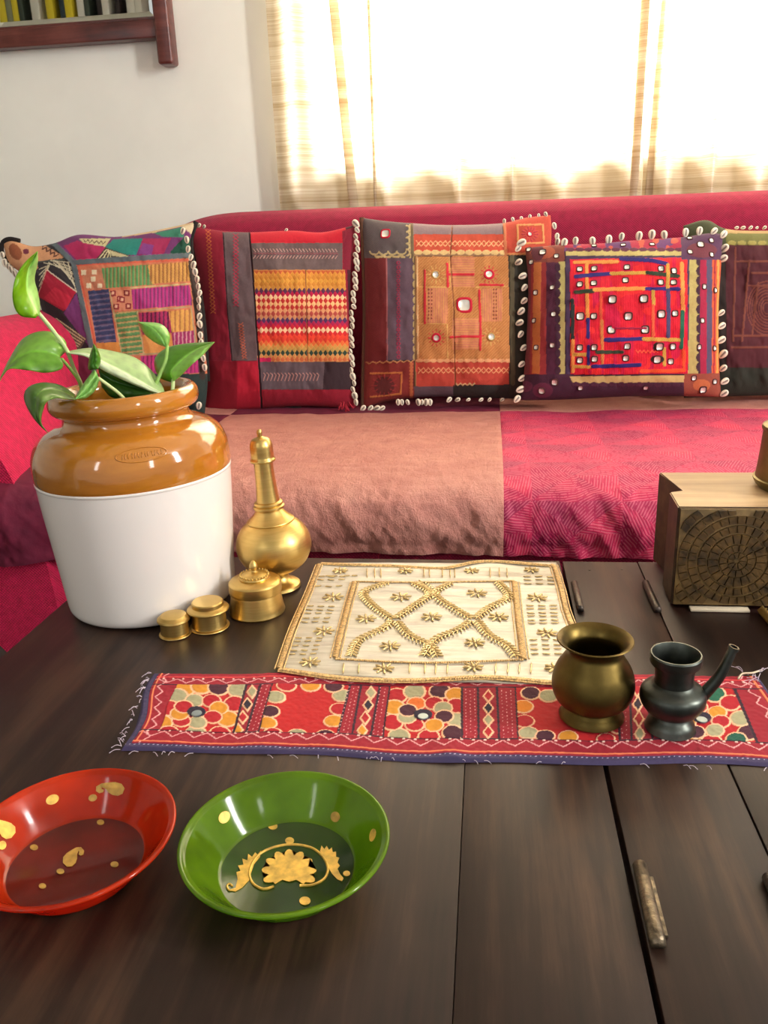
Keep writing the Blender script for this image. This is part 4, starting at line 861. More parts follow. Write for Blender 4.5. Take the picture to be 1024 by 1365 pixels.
# frayed threads and mirrors
G = Geo()
for k in range(70):
    if k < 30: b0 = FL+(BL-FL)*random.random()+np.array([-.002, 0, .003]); d = np.array([-random.uniform(.002, .010), random.uniform(-.012, .012), random.uniform(-.002, .002)])
    elif k < 55: b0 = FL+(FR2-FL)*random.random()+np.array([0, -.001, .002]); d = np.array([random.uniform(-.01, .01), -random.uniform(.001, .006), -.0005])
    else: b0 = BR+np.array([random.uniform(-.02, .008), random.uniform(-.02, .006), .004]); d = np.array([random.uniform(-.015, .02), random.uniform(-.004, .014), random.uniform(0, .004)])
    m_ = b0+d*.5+np.array([0, 0, random.uniform(.001, .003)]); G.add(*tube_geo(spline([b0, m_, b0+d+np.array([0, 0, .0])], 6), .0004, 4))
o = link('frayed_thread', G.me('frayed_thread'), simple('pale_thread', (200, 186, 200), .9), rt); o['kind'] = 'stuff'
link('loose_cord', tube_me('loose_cord', spline([onZ(984, 905, .426), onZ(990, 898, .428), onZ(1003, 897, .428), onZ(1016, 893, .424)], 20), .0011, 6), M_tassel, rt)
M_rmir = simple('grey_mirror', (128, 140, 140), .3, .3)
for q in ((c5x(348, 218)), (c6x(385, 231)), (c8x(745, 502))):
    pt = onZ(q[0], q[1], TZ+.006); me = lathe_me('mirror', [(.0058, 0), (.0055, .001), (0, .0012)], (pt[0], pt[1], TZ+.0052), 18); link('mirror', me, M_rmir, rt)

# ------------------------------------------------------------------ gold embroidered mat: crop origin (360,730) scale 2.438
mt_z = TZ+.0068
def mc_(x, y, z=mt_z): return onZ(360+x/2.438, 730+y/2.438, z)
cTL = onZ(424, 750, mt_z); cTR = onZ(742, 749, mt_z); cBL = onZ(372, 896, mt_z); cBR = onZ(787, 912, mt_z)
mat = empty('embroidered_mat', tuple(((cTL+cBR)/2)[:2])+(TZ,), 'square cream silk mat worked in gold beads and cord on the table', 'mat')
n = 130; U, Vv = np.meshgrid(np.linspace(0, 1, n), np.linspace(0, 1, n), indexing='ij'); U = U.ravel(); Vv = Vv.ravel()
W = ((1-U)*(1-Vv))[:, None]*cTL+(U*(1-Vv))[:, None]*cTR+((1-U)*Vv)[:, None]*cBL+(U*Vv)[:, None]*cBR
W[:, 1] += .004*np.sin(U*7)*(1-Vv)+.004*np.sin(U*5+2)*Vv; W[:, 0] += .003*np.sin(Vv*9)*(U-.5)*2
def matz(u, v): return mt_z-.0012+.0012*np.sin(v*70+3*np.sin(u*5))*.25+fbm(u, v, 5, 6, 3)*.0014+.004*np.exp(-((u-.75)/.13)**2-((v)/.05)**2)+.0012*np.sin(u*30)*np.exp(-((v-.95)/.05)**2)*.4
W[:, 2] = matz(U, Vv)
a = NT('cream_silk'); nn = a.noise(a.coord((1, 9, 1)), 14, 5); a.L(a.ramp(nn, [(.3, (158, 148, 126)), (.65, (192, 185, 168))]), a.b.inputs['Base Color']); a.set(Roughness=.34, Sheen_Weight=.3, Metallic=.15); a.bump(nn, .4, .002); M_silk = a.m
me = mesh('silk_cloth', W, grid_faces(n, n)[:, ::-1]); o = link('silk_cloth', me, M_silk, mat); so = o.modifiers.new('s', 'SOLIDIFY'); so.thickness = .0015; so.offset = -1
Minv = None
def uv_mat(p):
    # nearest cloth vertex height
    k = np.argmin((W[:, 0]-p[0])**2+(W[:, 1]-p[1])**2); return W[k, 2]
def lay(pts, lift=.0008):
    out = []
    for x, y in pts: q = mc_(x, y); out.append(np.array([q[0], q[1], uv_mat(q)+lift]))
    return np.array(out)
def bead_geo(G, p, d, L, r):
    """slanted little bead"""
    d = np.array([d[0], d[1], 0.0]); d /= np.linalg.norm(d)+1e-9; s = np.array([-d[1], d[0], 0]); V = []
    for t, q in ((-1, .45), (-.6, 1), (.6, 1), (1, .45)):
        for j in range(6): a_ = 2*pi*j/6; V.append(p+d*t*L/2+s*cos(a_)*r*q+np.array([0, 0, 1])*(sin(a_)*r*q+r*.4))
    G.add(V, [tuple(f) for f in grid_faces(4, 6, 0, True)]+[tuple(range(6)), tuple(range(18, 24))])
def braid(pts, w, step, name='gold_braid', rope=True):
    L = spline(lay(pts), 200); d = np.r_[0, np.cumsum(np.linalg.norm(np.diff(L, axis=0), axis=1))]; n = int(d[-1]/step); G = Geo(); 
    for k in range(n):
        s0 = d[-1]*(k+.5)/n; p_ = np.array([np.interp(s0, d, L[:, j]) for j in range(3)]); i = min(198, int(np.searchsorted(d, s0))); t = L[i+1]-L[i]; t /= np.linalg.norm(t)+1e-9; s_ = np.array([-t[1], t[0], 0])
        bead_geo(G, p_, t*.8+s_*.9*(1), w, step*.5)
    o = link(name, G.me(name), M_thread, mat)
    if rope:
        G2 = Geo(); 
        for sg in (-1, 1):
            T = np.gradient(L, axis=0); T /= np.linalg.norm(T, axis=1)[:, None]+1e-9; off = np.stack([-T[:, 1], T[:, 0], T[:, 0]*0], 1)*w*.62*sg
            G2.add(*tube_geo(L+off, .0009, 5))
        link('braid_cord', G2.me('braid_cord'), M_thread, o)
    return o
# outer edge, four sides
braid([(160, 55), (122, 150), (75, 260), (30, 395)], .009, .0032); braid([(922, 55), (945, 130), (962, 200), (985, 265), (1010, 350), (1040, 440)], .010, .0032)
braid([(165, 52), (400, 58), (560, 66), (700, 50), (920, 58)], .006, .003); braid([(30, 398), (250, 425), (480, 430), (700, 422), (900, 436), (1038, 444)], .007, .003)
# inner frame
braid([(275, 112), (245, 220), (212, 358)], .010, .0034); braid([(795, 110), (806, 220), (824, 362)], .011, .0034); braid([(275, 110), (500, 112), (795, 108)], .0035, .0028, rope=False); braid([(212, 362), (500, 374), (824, 366)], .0035, .0028, rope=False)
def vine(pts):
    L = spline(lay(pts, .0012), 60); G = Geo(); G.add(*tube_geo(L, .0008, 6)); d = np.r_[0, np.cumsum(np.linalg.norm(np.diff(L, axis=0), axis=1))]; n = int(d[-1]/.0066)
    for k in range(n):
        s0 = d[-1]*(k+.5)/n; p_ = np.array([np.interp(s0, d, L[:, j]) for j in range(3)]); i = min(58, int(np.searchsorted(d, s0))); t = L[i+1]-L[i]; t /= np.linalg.norm(t)+1e-9; s_ = np.array([-t[1], t[0], 0])
        for sg in (1, -1): bead_geo(G, p_+s_*sg*.0042, t*.75+s_*sg*.8, .0100, .0013)
    link('beaded_vine', G.me('beaded_vine'), M_bead, mat)
vine([(385, 112), (305, 145), (335, 190), (398, 232)]); vine([(398, 236), (370, 262), (290, 300), (262, 355)]); vine([(465, 115), (520, 150), (470, 190), (410, 228)]); vine([(590, 115), (535, 152), (600, 200), (655, 232)])
vine([(410, 240), (450, 285), (520, 320), (545, 355)]); vine([(655, 240), (610, 270), (540, 300), (500, 352)]); vine([(740, 112), (775, 160), (715, 195), (668, 232)]); vine([(672, 238), (710, 285), (770, 320), (800, 358)])
vine([(540, 155), (500, 118), (480, 112)])
def star(x, y, r=26, n=8):
    c0 = lay([(x, y)], .001)[0]; G = Geo(); px_r = np.linalg.norm(lay([(x+r, y)])[0]-c0)
    for k in range(n):
        a_ = 2*pi*k/n+.2; d = np.array([cos(a_), sin(a_), 0]); bead_geo(G, c0+d*px_r*.58, d, px_r*.7, .0015)
    bead_geo(G, c0+np.array([0, 0, .001]), (1, 0), .004, .002); link('star_motif', G.me('star_motif'), M_bead, mat)
for x, y in ((425, 160), (672, 148), (525, 225), (312, 230), (742, 225), (390, 320), (665, 310), (205, 160), (175, 270), (130, 372), (370, 392), (660, 388), (868, 162), (900, 278), (228, 75), (440, 75), (655, 75), (850, 72), (925, 392)): star(x, y, 38 if y > 100 else 28)
G = Geo()
def dash(x0, y0, x1, y1): p0, p1 = lay([(x0, y0), (x1, y1)], .0008); bead_geo(G, (p0+p1)/2, p1-p0, np.linalg.norm(p1-p0), .0010)
for k, y in enumerate((95, 104, 125, 190, 200, 212, 228, 240, 292, 302, 318, 332, 345)):
    xl = 160-(y-55)*.38; 
    for j in range(3): dash(xl+12+j*34, y, xl+34+j*34, y+random.uniform(-2, 2))
for k, y in enumerate((95, 104, 118, 188, 198, 212, 222, 235, 246, 300, 315, 330, 345)):
    xr = 815+(y-100)*.1
    for j in range(3): dash(xr+8+j*38, y, xr+34+j*38, y+random.uniform(-2, 2))
for x in (315, 340, 360, 500, 518, 560, 585, 600, 715, 745, 770): dash(x, 66, x+1, 98)
for x in (455, 505, 540, 578, 735, 775, 812, 850, 240, 290): dash(x, 374, x-3, 410)
for x in (180, 200, 240, 265): dash(x, 92, x+20, 92)
o = link('bead_stitch', G.me('bead_stitch'), M_bead, mat); o['kind'] = 'stuff'

# ------------------------------------------------------------------ bowls
def bowl_mat(name, c, c_tr, tf=.34):
    a = NT(name); nb = a.noise(a.coord(), 16, 3); a.L(a.ramp(nb, [(.35, tuple(v*.82 for v in c)), (.65, tuple(min(255, v*1.12+6) for v in c))]), a.b.inputs['Base Color']); a.set(Roughness=.12, Coat_Weight=.6, Coat_Roughness=.06, Specular_IOR_Level=.5)
    t = a.node('ShaderNodeBsdfTransparent'); t.inputs[0].default_value = (*lin(c_tr), 1); tr = a.node('ShaderNodeBsdfTranslucent'); tr.inputs[0].default_value = (*lin(c), 1)
    m1 = a.node('ShaderNodeMixShader'); m1.inputs[0].default_value = .45; a.L(a.b.outputs[0], m1.inputs[1]); a.L(tr.outputs[0], m1.inputs[2])
    m2 = a.node('ShaderNodeMixShader'); m2.inputs[0].default_value = tf; a.L(m1.outputs[0], m2.inputs[1]); a.L(t.outputs[0], m2.inputs[2]); a.L(m2.outputs[0], a.out.inputs[0]); return a.m
def bowl(name, cx, cy, m, mdark, label, motif):
    z = TZ+.0003; root = empty(name, (cx, cy, TZ), label, 'bowl')
    out = smooth_prof([(.046, .0005), (.054, .002), (.062, .012), (.072, .024), (.0815, .033), (.0855, .0352)], 26); inn = smooth_prof([(.0855, .0352), (.0864, .0375), (.0848, .0388), (.0825, .0378), (.0812, .0366), (.0800, .0362), (.073, .0275), (.064, .0155), (.0575, .0075), (.0555, .0062)], 34)
    me = lathe_me('wall', [(.0459, .0004)]+out+inn, (cx, cy, TZ), 96, 60, cap=False); link('bowl_wall', me, m, root)
    # open the capped ends
    me = lathe_me('floor_disc', [(.0, .0006), (.050, .0006), (.0555, .0035), (.0556, .0062), (.054, .0055), (.0, .0050)], (cx, cy, TZ), 72, 30); link('bowl_base', me, mdark, root)
    motif(root, cx, cy); return root
def flat_poly(pts, z, th=.0004):
    n = len(pts); V = [(x, y, z) for x, y in pts]+[(x, y, z+th) for x, y in pts]; F = [tuple(range(n, 2*n)), tuple(range(n))[::-1]]+[(k, (k+1) % n, n+(k+1) % n, n+k) for k in range(n)]; return V, F
M_green = bowl_mat('green_lacquer_glass', (118, 158, 26), (160, 200, 60)); M_greend = bowl_mat('green_glass_base', (56, 92, 14), (100, 150, 40), .12)  # base glass colour darkened, as light comes through the walls only
M_red = bowl_mat('orange_lacquer_glass', (216, 64, 22), (240, 120, 60)); M_redd = bowl_mat('brown_red_base', (122, 30, 20), (170, 60, 40), .12)  # base likewise a darker copy, with the missing light painted in
def wallpt(cx, cy, a_, z):   # point on the inside wall
    r = np.interp(z, [.0075, .0155, .0275, .0372], [.0575, .064, .073, .0805]); return np.array([cx+r*cos(a_), cy+r*sin(a_), TZ+z])
def wall_spot(root, cx, cy, px, py, rr, m, name='gold_dot', shape=None):
    """paint a spot where it sits: find the wall point seen nearest the given place"""
    best = None
    for a_ in np.linspace(0, 2*pi, 240):
        for z in np.linspace(.009, .036, 16):
            q = wallpt(cx, cy, a_, z); u_, v_ = proj(q[None]); d = (u_[0]-px)**2+(v_[0]-py)**2
            if (best is None or d < best[0]): best = (d, a_, z)
    _, a_, z = best; pts = shape or [(cos(t), sin(t)) for t in np.linspace(0, 2*pi, 18, endpoint=False)]; V = []
    for s_, t_ in pts:
        q = wallpt(cx, cy, a_+s_*rr/.07, z+t_*rr*.62); n_ = np.array([-cos(a_), -sin(a_), .9]); n_ /= np.linalg.norm(n_); V.append(q+n_*.0005)
    me = mesh(name, V, [tuple(range(len(V)))], False); o = link(name, me, m, root); sd = o.modifiers.new('s', 'SOLIDIFY'); sd.thickness = .0003; sd.offset = 0
def floor_poly(root, ptspx, m, name):
    z = TZ+.0056; P_ = [onZ(x, y, z)[:2] for x, y in ptspx]; V, F = flat_poly(P_, z, .0005); link(name, mesh(name, V, F, False), m, root)
g8 = lambda x, y: (220+x/3.2, 1010+y/3.2); r3 = lambda x, y: (x/4.096, 1000+y/4.096)
def green_motif(root, cx, cy):
    for x, y in ((250, 250), (890, 330)): wall_spot(root, cx, cy, *g8(x, y), .0060, M_gold)
    wall_spot(root, cx, cy, *g8(725, 255), .0055, M_golddull)
    for x, y, r in ((460, 293, 20), (532, 355, 19), (597, 612, 24), (775, 495, 15)): floor_poly(root, [g8(x+r*cos(t), y+r*.75*sin(t)) for t in np.linspace(0, 2*pi, 16, endpoint=False)], M_gold, 'gold_dot')
    # central fan of petals
    pts = []
    for k in range(9):
        ac = pi*1.12-k*(pi*1.24)/8
        for t in np.linspace(-.5, .5, 7): a_ = ac-t*.50; r = 1.0-1.1*t*t; pts.append((530+118*r*cos(a_), 490-98*r*sin(a_)))
    pts += [(590, 540), (560, 522), (530, 530), (500, 522), (470, 540)]
    floor_poly(root, [g8(*q) for q in pts], M_gold, 'gold_flower')
    G = Geo(); ring = [(465, 548), (420, 560), (375, 535), (360, 490), (385, 430), (440, 390), (530, 370), (620, 382), (672, 420), (695, 470), (680, 515), (630, 542), (575, 545)]
    L = spline([onZ(*g8(*q), TZ+.0058) for q in ring], 60); L[:, 2] = TZ+.0056; G.add(*tube_geo(L, .0012, 6)); link('gold_scroll', G.me('gold_scroll'), M_gold, root)
    lf = [(270, 568), (300, 560), (310, 520), (305, 490), (322, 485), (312, 462), (335, 458), (330, 432), (352, 440), (355, 412), (372, 425), (385, 405), (395, 415), (410, 398), (405, 425), (380, 455), (368, 490), (358, 525), (330, 555), (300, 572)]
    floor_poly(root, [g8(*q) for q in lf], M_gold, 'gold_leaf')
    rf = [(755, 528), (735, 520), (712, 495), (695, 465), (680, 430), (662, 400), (668, 376), (680, 392), (690, 378), (700, 395), (712, 385), (716, 405), (730, 402), (730, 425), (744, 428), (736, 448), (746, 462), (736, 475), (748, 500), (762, 515)]
    floor_poly(root, [g8(*q) for q in rf], M_gold, 'gold_leaf')
    L = spline([onZ(*g8(*q), TZ+.0058) for q in ((300, 560), (275, 566), (264, 548), (276, 538), (288, 548))], 20); link('gold_scroll', tube_me('gold_scroll', L, .0009, 6), M_gold, root)
def paisley(cx, cy, s, rot, fl=1):
    pts = [(0, 1.0), (-.45, .85), (-.62, .45), (-.5, 0), (-.25, -.4), (0, -.75), (.35, -.95), (.7, -.8), (.78, -.5), (.6, -.3), (.42, -.35), (.4, -.55), (.28, -.6), (.3, -.3), (.45, 0), (.5, .4), (.35, .8)]
    c_, s_ = cos(rot), sin(rot); return [(cx+s*(fl*x*c_-y*s_), cy+s*(fl*x*s_+y*c_)) for x, y in pts]
def red_motif(root, cx, cy):
    floor_poly(root, [r3(*q) for q in paisley(395, 578, 66, .45)], M_golddull, 'gold_paisley')
    for x, y, r in ((330, 663, 21), (186, 532, 22), (549, 395, 20), (626, 625, 22), (232, 743, 20)): floor_poly(root, [r3(x+r*cos(t), y+r*.7*sin(t)) for t in np.linspace(0, 2*pi, 16, endpoint=False)], M_golddull, 'gold_dot')
    wall_spot(root, cx, cy, *r3(288, 268), .0055, M_gold); wall_spot(root, cx, cy, *r3(510, 265), .004, M_golddull); wall_spot(root, cx, cy, *r3(10, 525), .0045, M_gold)
    pz = [(x, -y) for x, y in paisley(0, 0, 1.0, 1.15)]; wall_spot(root, cx, cy, *r3(605, 202), .0135, M_golddull, 'gold_paisley', pz)
    pz = [(x, -y) for x, y in paisley(0, 0, 1.0, -.1)]; wall_spot(root, cx, cy, *r3(25, 430), .0135, M_gold, 'gold_paisley', pz)
bowl('painted_bowl', -.164, .541, M_green, M_greend, 'green glass bowl painted with a gold flower and scrolls', green_motif)
bowl('painted_bowl', -.345, .532, M_red, M_redd, 'orange red glass bowl painted with gold paisleys, left front of the table', red_motif)

# ------------------------------------------------------------------ stoneware jar with pothos
jx, jy = -.497, 1.085
jar = empty('stoneware_jar', (jx, jy, TZ), 'large white stoneware jar with amber glazed shoulder holding a plant', 'jar')
bod = smooth_prof([(.108, .0005), (.1175, .004), (.121, .014), (.1245, .06), (.1285, .11), (.1325, .16), (.1345, .196)], 40)
link('white_body', lathe_me('white_body', bod+[(.130, .1962)], (jx, jy, TZ), 96, 60), M_white, jar)
link('glaze_line', lathe_me('glaze_line', [(.1340, .1935), (.1354, .1945), (.1357, .197), (.1345, .1985)], (jx, jy, TZ), 96, 60), M_white, jar)
sho = smooth_prof([(.1340, .197), (.1357, .202), (.1357, .216), (.1340, .231), (.1275, .247), (.116, .2585), (.103, .265), (.092, .269), (.0870, .274), (.0855, .280), (.0870, .2845), (.0940, .2865), (.0995, .291), (.1018, .299), (.1005, .308), (.0960, .3135), (.0905, .3145), (.0850, .311), (.0815, .303), (.0800, .285), (.0800, .27), (.095, .255), (.095, .245)], 110)
link('glazed_shoulder', lathe_me('glazed_shoulder', sho, (jx, jy, TZ), 96, 70), M_amber, jar)
link('water', lathe_me('water', [(.0, .288), (.0798, .288), (.0798, .286), (0, .286)], (jx, jy, TZ), 48), M_soil, jar)
# oval stamp with worn, unreadable characters
def sho_pt(ang, z):
    zz = [q[1] for q in sho[:55]]; rr = [q[0] for q in sho[:55]]; r = np.interp(z, zz, rr)+.0003; return np.array([jx+r*cos(ang), jy+r*sin(ang), TZ+z])
a0 = -pi/2+.02+.50
L = [sho_pt(a0+.25*cos(t), .246+.0080*sin(t)) for t in np.linspace(0, 2*pi, 50)]; stamp = link('oval_stamp', tube_me('oval_stamp', L, .0009, 6), M_amber, jar)
for k in range(13):
    aa = a0-.19+k*.032; h_ = .003
    L = [sho_pt(aa+.008*sin(k*3), .246-h_), sho_pt(aa+.008*cos(k*2), .246), sho_pt(aa+.005, .246+h_)]; link('stamp_mark', tube_me('stamp_mark', L, .0006, 5), M_amber, stamp)

jar.rotation_euler[1] = -radians(1.2)
# plant
plant = empty('pothos_plant', (jx, jy, TZ+.288), 'green and cream pothos cutting growing out of the stoneware jar', 'plant')
a = NT('pothos_leaf'); cv = a.node('ShaderNodeVertexColor', layer_name='Col'); n_ = a.noise(a.coord(), 60, 4); hs = a.node('ShaderNodeHueSaturation'); a.L(cv.outputs[0], hs.inputs['Color']); a.L(a.math('ADD', a.math('MULTIPLY', n_, .5), .85), hs.inputs['Value'])
a.L(hs.outputs[0], a.b.inputs['Base Color']); a.set(Roughness=.32, Coat_Weight=.15); tr = a.node('ShaderNodeBsdfTranslucent'); a.L(hs.outputs[0], tr.inputs[0]); mx = a.node('ShaderNodeMixShader'); mx.inputs[0].default_value = .35; a.L(a.b.outputs[0], mx.inputs[1]); a.L(tr.outputs[0], mx.inputs[2]); a.L(mx.outputs[0], a.out.inputs[0]); M_leaf = a.m
M_stem = simple('pothos_stem', (136, 176, 84), .4, 0, nscale=40, namt=.15); M_stempale = simple('pale_stem', (196, 214, 150), .4)
def leaf(Lp, Mp, Rp, dL, dM, dR, cL, cR, label=None):
    """left edge, midrib, right edge as picture points base->tip with depths (world Y)"""
    n = 26; k = 9; Ls, Ms, Rs = spline(Lp, n), spline(Mp, n), spline(Rp, n); t = np.linspace(0, 1, n); dl = np.interp(t, np.linspace(0, 1, len(dL)), dL); dm = np.interp(t, np.linspace(0, 1, len(dM)), dM); dr = np.interp(t, np.linspace(0, 1, len(dR)), dR)
    V = []; C_ = []
    for i in range(n):
        for j in range(2*k+1):
            f_ = abs(j-k)/k; E, dE, cc_ = (Ls, dl, cL) if j < k else (Rs, dr, cR)
            q = Ms[i]*(1-f_)+E[i]*f_; dy = dm[i]*(1-f_)+dE[i]*f_-.006*sin(pi*f_)*(1 if i else 0)+.0012*sin(i*1.1+f_*5)*f_
            V.append(onY(q[0], q[1], dy)); vein = (f_ < .06); cc2 = np.array(lin(cc_))*(1.0 if not vein else 1.35)*(1-.12*(sin(i*1.9-f_*6) > .75)); C_.append(cc2)
    me = mesh('leaf', V, grid_faces(n, 2*k+1), True, C_); o = link('leaf', me, M_leaf, plant); sd = o.modifiers.new('s', 'SOLIDIFY'); sd.thickness = .0007; sd.offset = 0
    if label: o['label'] = label
    return o
def stem(pts, d, r=.0022, m=None): 
    dd = np.interp(np.linspace(0, 1, len(pts)), np.linspace(0, 1, len(d)), d); P3 = spline([onY(x, y, q) for (x, y), q in zip(pts, dd)], 30); link('stem', tube_me('stem', P3, r, 8), m or M_stem, plant)
G1, G2, G3, GP = (104, 160, 30), (150, 200, 84), (62, 112, 26), (206, 222, 168)
leaf([(47, 424), (26, 420), (17, 400), (20, 372), (33, 350), (50, 335)], [(51, 420), (43, 404), (36, 384), (37, 362), (42, 350), (50, 335)], [(53, 418), (53, 404), (50, 388), (46, 372), (50, 350), (50, 335)], [1.02, 1.0, 1.02], [1.03, 1.03, 1.03], [1.06, 1.07, 1.03], (132, 186, 24), (176, 226, 128))
stem([(52, 418), (70, 440), (88, 465), (98, 490), (108, 512), (112, 530)], [1.04, 1.07, 1.10], .0028, M_stempale)
leaf([(86, 470), (88, 456), (74, 444), (52, 442), (30, 452), (14, 476), (2, 500), (-4, 516)], [(80, 476), (66, 470), (48, 468), (32, 472), (16, 484), (6, 498), (0, 506), (-4, 516)], [(84, 484), (82, 492), (62, 497), (40, 494), (24, 492), (12, 492), (4, 500), (-4, 516)], [1.08, 1.06, 1.0], [1.05, 1.02, .99], [1.03, 1.0, .99], (132, 182, 72), (112, 168, 54))
stem([(82, 478), (94, 492), (106, 510), (110, 528)], [1.05, 1.08], .0022)
leaf([(100, 526), (82, 514), (58, 510), (38, 516), (32, 530), (40, 550), (52, 566), (64, 577)], [(100, 530), (84, 522), (66, 519), (52, 524), (48, 536), (48, 550), (54, 566), (64, 577)], [(102, 533), (88, 532), (74, 531), (62, 536), (58, 545), (55, 556), (56, 566), (64, 577)], [1.04, .95, .93], [1.02, .93, .93], [.98, .925, .93], (84, 124, 46), (104, 140, 60))
leaf([(126, 492), (114, 508), (106, 520), (100, 532)], [(130, 500), (122, 512), (112, 524), (101, 532)], [(132, 506), (127, 520), (114, 531), (101, 532)], [1.0, .96], [.99, .955], [.985, .96], (146, 200, 100), (132, 190, 92))
leaf([(128, 492), (118, 492), (120, 474), (125, 458)], [(129, 492), (125, 486), (126, 474), (125, 458)], [(131, 492), (134, 480), (131, 468), (125, 458)], [1.0, 1.0], [.99, .99], [1.0, 1.0], (70, 130, 36), (88, 150, 44))
stem([(131, 504), (145, 514), (158, 524), (168, 534)], [.99, 1.02], .0022, M_stempale)
leaf([(86, 469), (120, 464), (150, 468), (178, 476), (198, 490), (214, 510), (220, 524)], [(88, 470), (118, 472), (140, 484), (160, 494), (180, 505), (200, 516), (218, 525)], [(90, 471), (116, 476), (132, 490), (150, 500), (172, 510), (196, 520), (216, 526)], [1.09, 1.12, 1.09], [1.07, 1.06, 1.06], [1.06, 1.05, 1.05], (196, 222, 156), (224, 236, 200))
leaf([(130, 478), (150, 488), (176, 502), (202, 520)], [(132, 496), (148, 506), (172, 514), (200, 522)], [(136, 516), (150, 530), (176, 532), (202, 526)], [1.075, 1.065], [1.07, 1.06], [1.06, 1.05], (58, 104, 28), (46, 92, 24))
leaf([(222, 463), (206, 456), (192, 444), (184, 429)], [(222, 463), (214, 448), (202, 436), (184, 429)], [(224, 463), (226, 446), (214, 432), (184, 429)], [1.12, 1.12], [1.11, 1.10], [1.12, 1.12], (136, 190, 96), (150, 202, 104))
stem([(223, 461), (221, 480), (213, 500), (202, 528)], [1.11, 1.07], .0026)
leaf([(230, 510), (212, 502), (206, 480), (222, 464), (250, 458), (286, 456)], [(231, 508), (228, 496), (236, 486), (250, 474), (266, 464), (286, 456)], [(232, 508), (242, 500), (256, 486), (270, 474), (278, 465), (286, 456)], [1.12, 1.14, 1.10], [1.10, 1.09, 1.09], [1.09, 1.07, 1.09], (118, 176, 60), (160, 210, 104))
stem([(231, 506), (230, 520), (226, 536)], [1.10, 1.08], .0026, M_stempale)

# ------------------------------------------------------------------ brass
def brass_thing(name, cx, cy, parts, label, cat, m=M_brass, z=TZ, rot=None, group=None):
    root = empty(name, (cx, cy, z), label, cat, group)
    for pn, prof_, mm in parts: link(pn, lathe_me(pn, prof_, (cx, cy, z), 64, 28), mm or m, root)
    return root
bt = brass_thing('rosewater_sprinkler', -.315, 1.125, [
    ('foot', smooth_prof([(.0, .0003), (.031, .0003), (.0325, .003), (.031, .006), (.022, .010), (.0170, .016), (.0165, .022), (.020, .026)], 30), None),
    ('body', smooth_prof([(.019, .0255), (.034, .031), (.047, .042), (.0548, .058), (.0560, .070), (.053, .084), (.044, .098), (.034, .1055)], 44), None),
    ('shoulder_cap', smooth_prof([(.0345, .1055), (.0352, .1075), (.033, .109), (.025, .1165), (.0185, .125)], 20)+smooth_prof([(.0185, .125), (.0225, .1262), (.0228, .1295), (.0200, .131), (.0212, .1325), (.0205, .1355), (.0170, .137)], 14), None),
    ('neck', smooth_prof([(.0172, .136), (.0158, .150), (.0143, .175), (.0138, .198)], 20), None),
    ('cap', smooth_prof([(.0150, .1965), (.0182, .197), (.0184, .200), (.0168, .203), (.0166, .214), (.0160, .222), (.0125, .2295), (.006, .2325), (.0035, .234), (.0040, .239), (.0030, .243), (0, .2445)], 44), None)],
    'tall brass rosewater sprinkler with long neck and capped tip beside the jar', 'sprinkler')
bt.rotation_euler[1] = -radians(2.6); bt.location[2] += .0012
lid = brass_thing('lidded_box', -.326, 1.040, [
    ('body', [(.0, .0004), (.0425, .0004), (.0432, .0025), (.0425, .005)]+smooth_prof([(.0425, .005), (.0400, .018), (.0375, .032)], 10)+[(.0372, .033)], None),
    ('lid', [(.0375, .0325), (.0400, .033), (.0405, .036), (.0400, .0475)]+smooth_prof([(.0400, .0475), (.0370, .0505), (.026, .0535)], 10)+[(.0238, .0538), (.0242, .0555)]+smooth_prof([(.0235, .0575), (.014, .0615), (.0075, .0632)], 8)+smooth_prof([(.0052, .064), (.0045, .0665), (.0062, .069), (.0058, .074), (.0028, .079), (0, .081)], 14), None)],
    'brass box with tapered sides and a knobbed lid in front of the sprinkler', 'box'); lid.scale = (.92, .92, .96)
for k in range(26):
    a_ = 2*pi*k/26; V_ = [(-.326+.0215*cos(a_), 1.040+.0215*sin(a_), TZ+.0592)]
    bmx = bmesh.new(); bmesh.ops.create_icosphere(bmx, subdivisions=1, radius=.0018); bmesh.ops.translate(bmx, verts=bmx.verts, vec=V_[0]); link('bead', bm_mesh('bead', bmx, True, 90), M_brass, [q for q in lid.children if q.name.startswith('lid')][0])
brass_thing('round_box', -.379, .988, [('body', [(.0, .0004), (.0262, .0004), (.0272, .0012), (.0268, .0022), (.0238, .003), (.0232, .006), (.0232, .027)], None), ('lid', [(.0235, .0255), (.0280, .026), (.0287, .0275), (.0275, .029), (.0235, .0305), (.0215, .032), (.0213, .037), (.0200, .0385), (.012, .0390), (0, .0393)], None)], 'small brass box with a stepped flanged lid, larger of the two beside the jar', 'box')
brass_thing('round_box', -.419, .963, [('body', [(.0, .0004), (.0208, .0004), (.0218, .0012), (.0214, .0024), (.0188, .003), (.0185, .022)], None), ('lid', [(.0188, .0205), (.0212, .021), (.0222, .0225), (.0215, .025), (.0180, .0275), (.0168, .0288), (.011, .0300), (0, .0304)], None)], 'smallest brass box with a plain domed lid in front of the jar', 'box')
lz = TZ+.0042
brass_thing('lota_pot', .111, .791, [('foot', smooth_prof([(.0, .0004), (.034, .0004), (.0365, .002), (.0345, .007), (.030, .0125), (.0295, .015)], 18), None),
    ('body', smooth_prof([(.029, .0135), (.040, .022), (.0455, .034), (.0460, .046), (.042, .060), (.0345, .072), (.0305, .079), (.0315, .0845), (.0365, .0905), (.0418, .0935), (.0424, .0945), (.0415, .0952), (.0355, .0918), (.0305, .0855), (.0290, .079), (.0335, .071), (.0405, .0595), (.0440, .046), (.043, .034), (.037, .024), (.020, .0175), (0, .0165)], 110), None)],
    'flared olive brass lota pot standing on the red runner', 'pot', M_brassdk, lz).scale = (.93, .93, .97)
sx_, sy_ = .189, .773
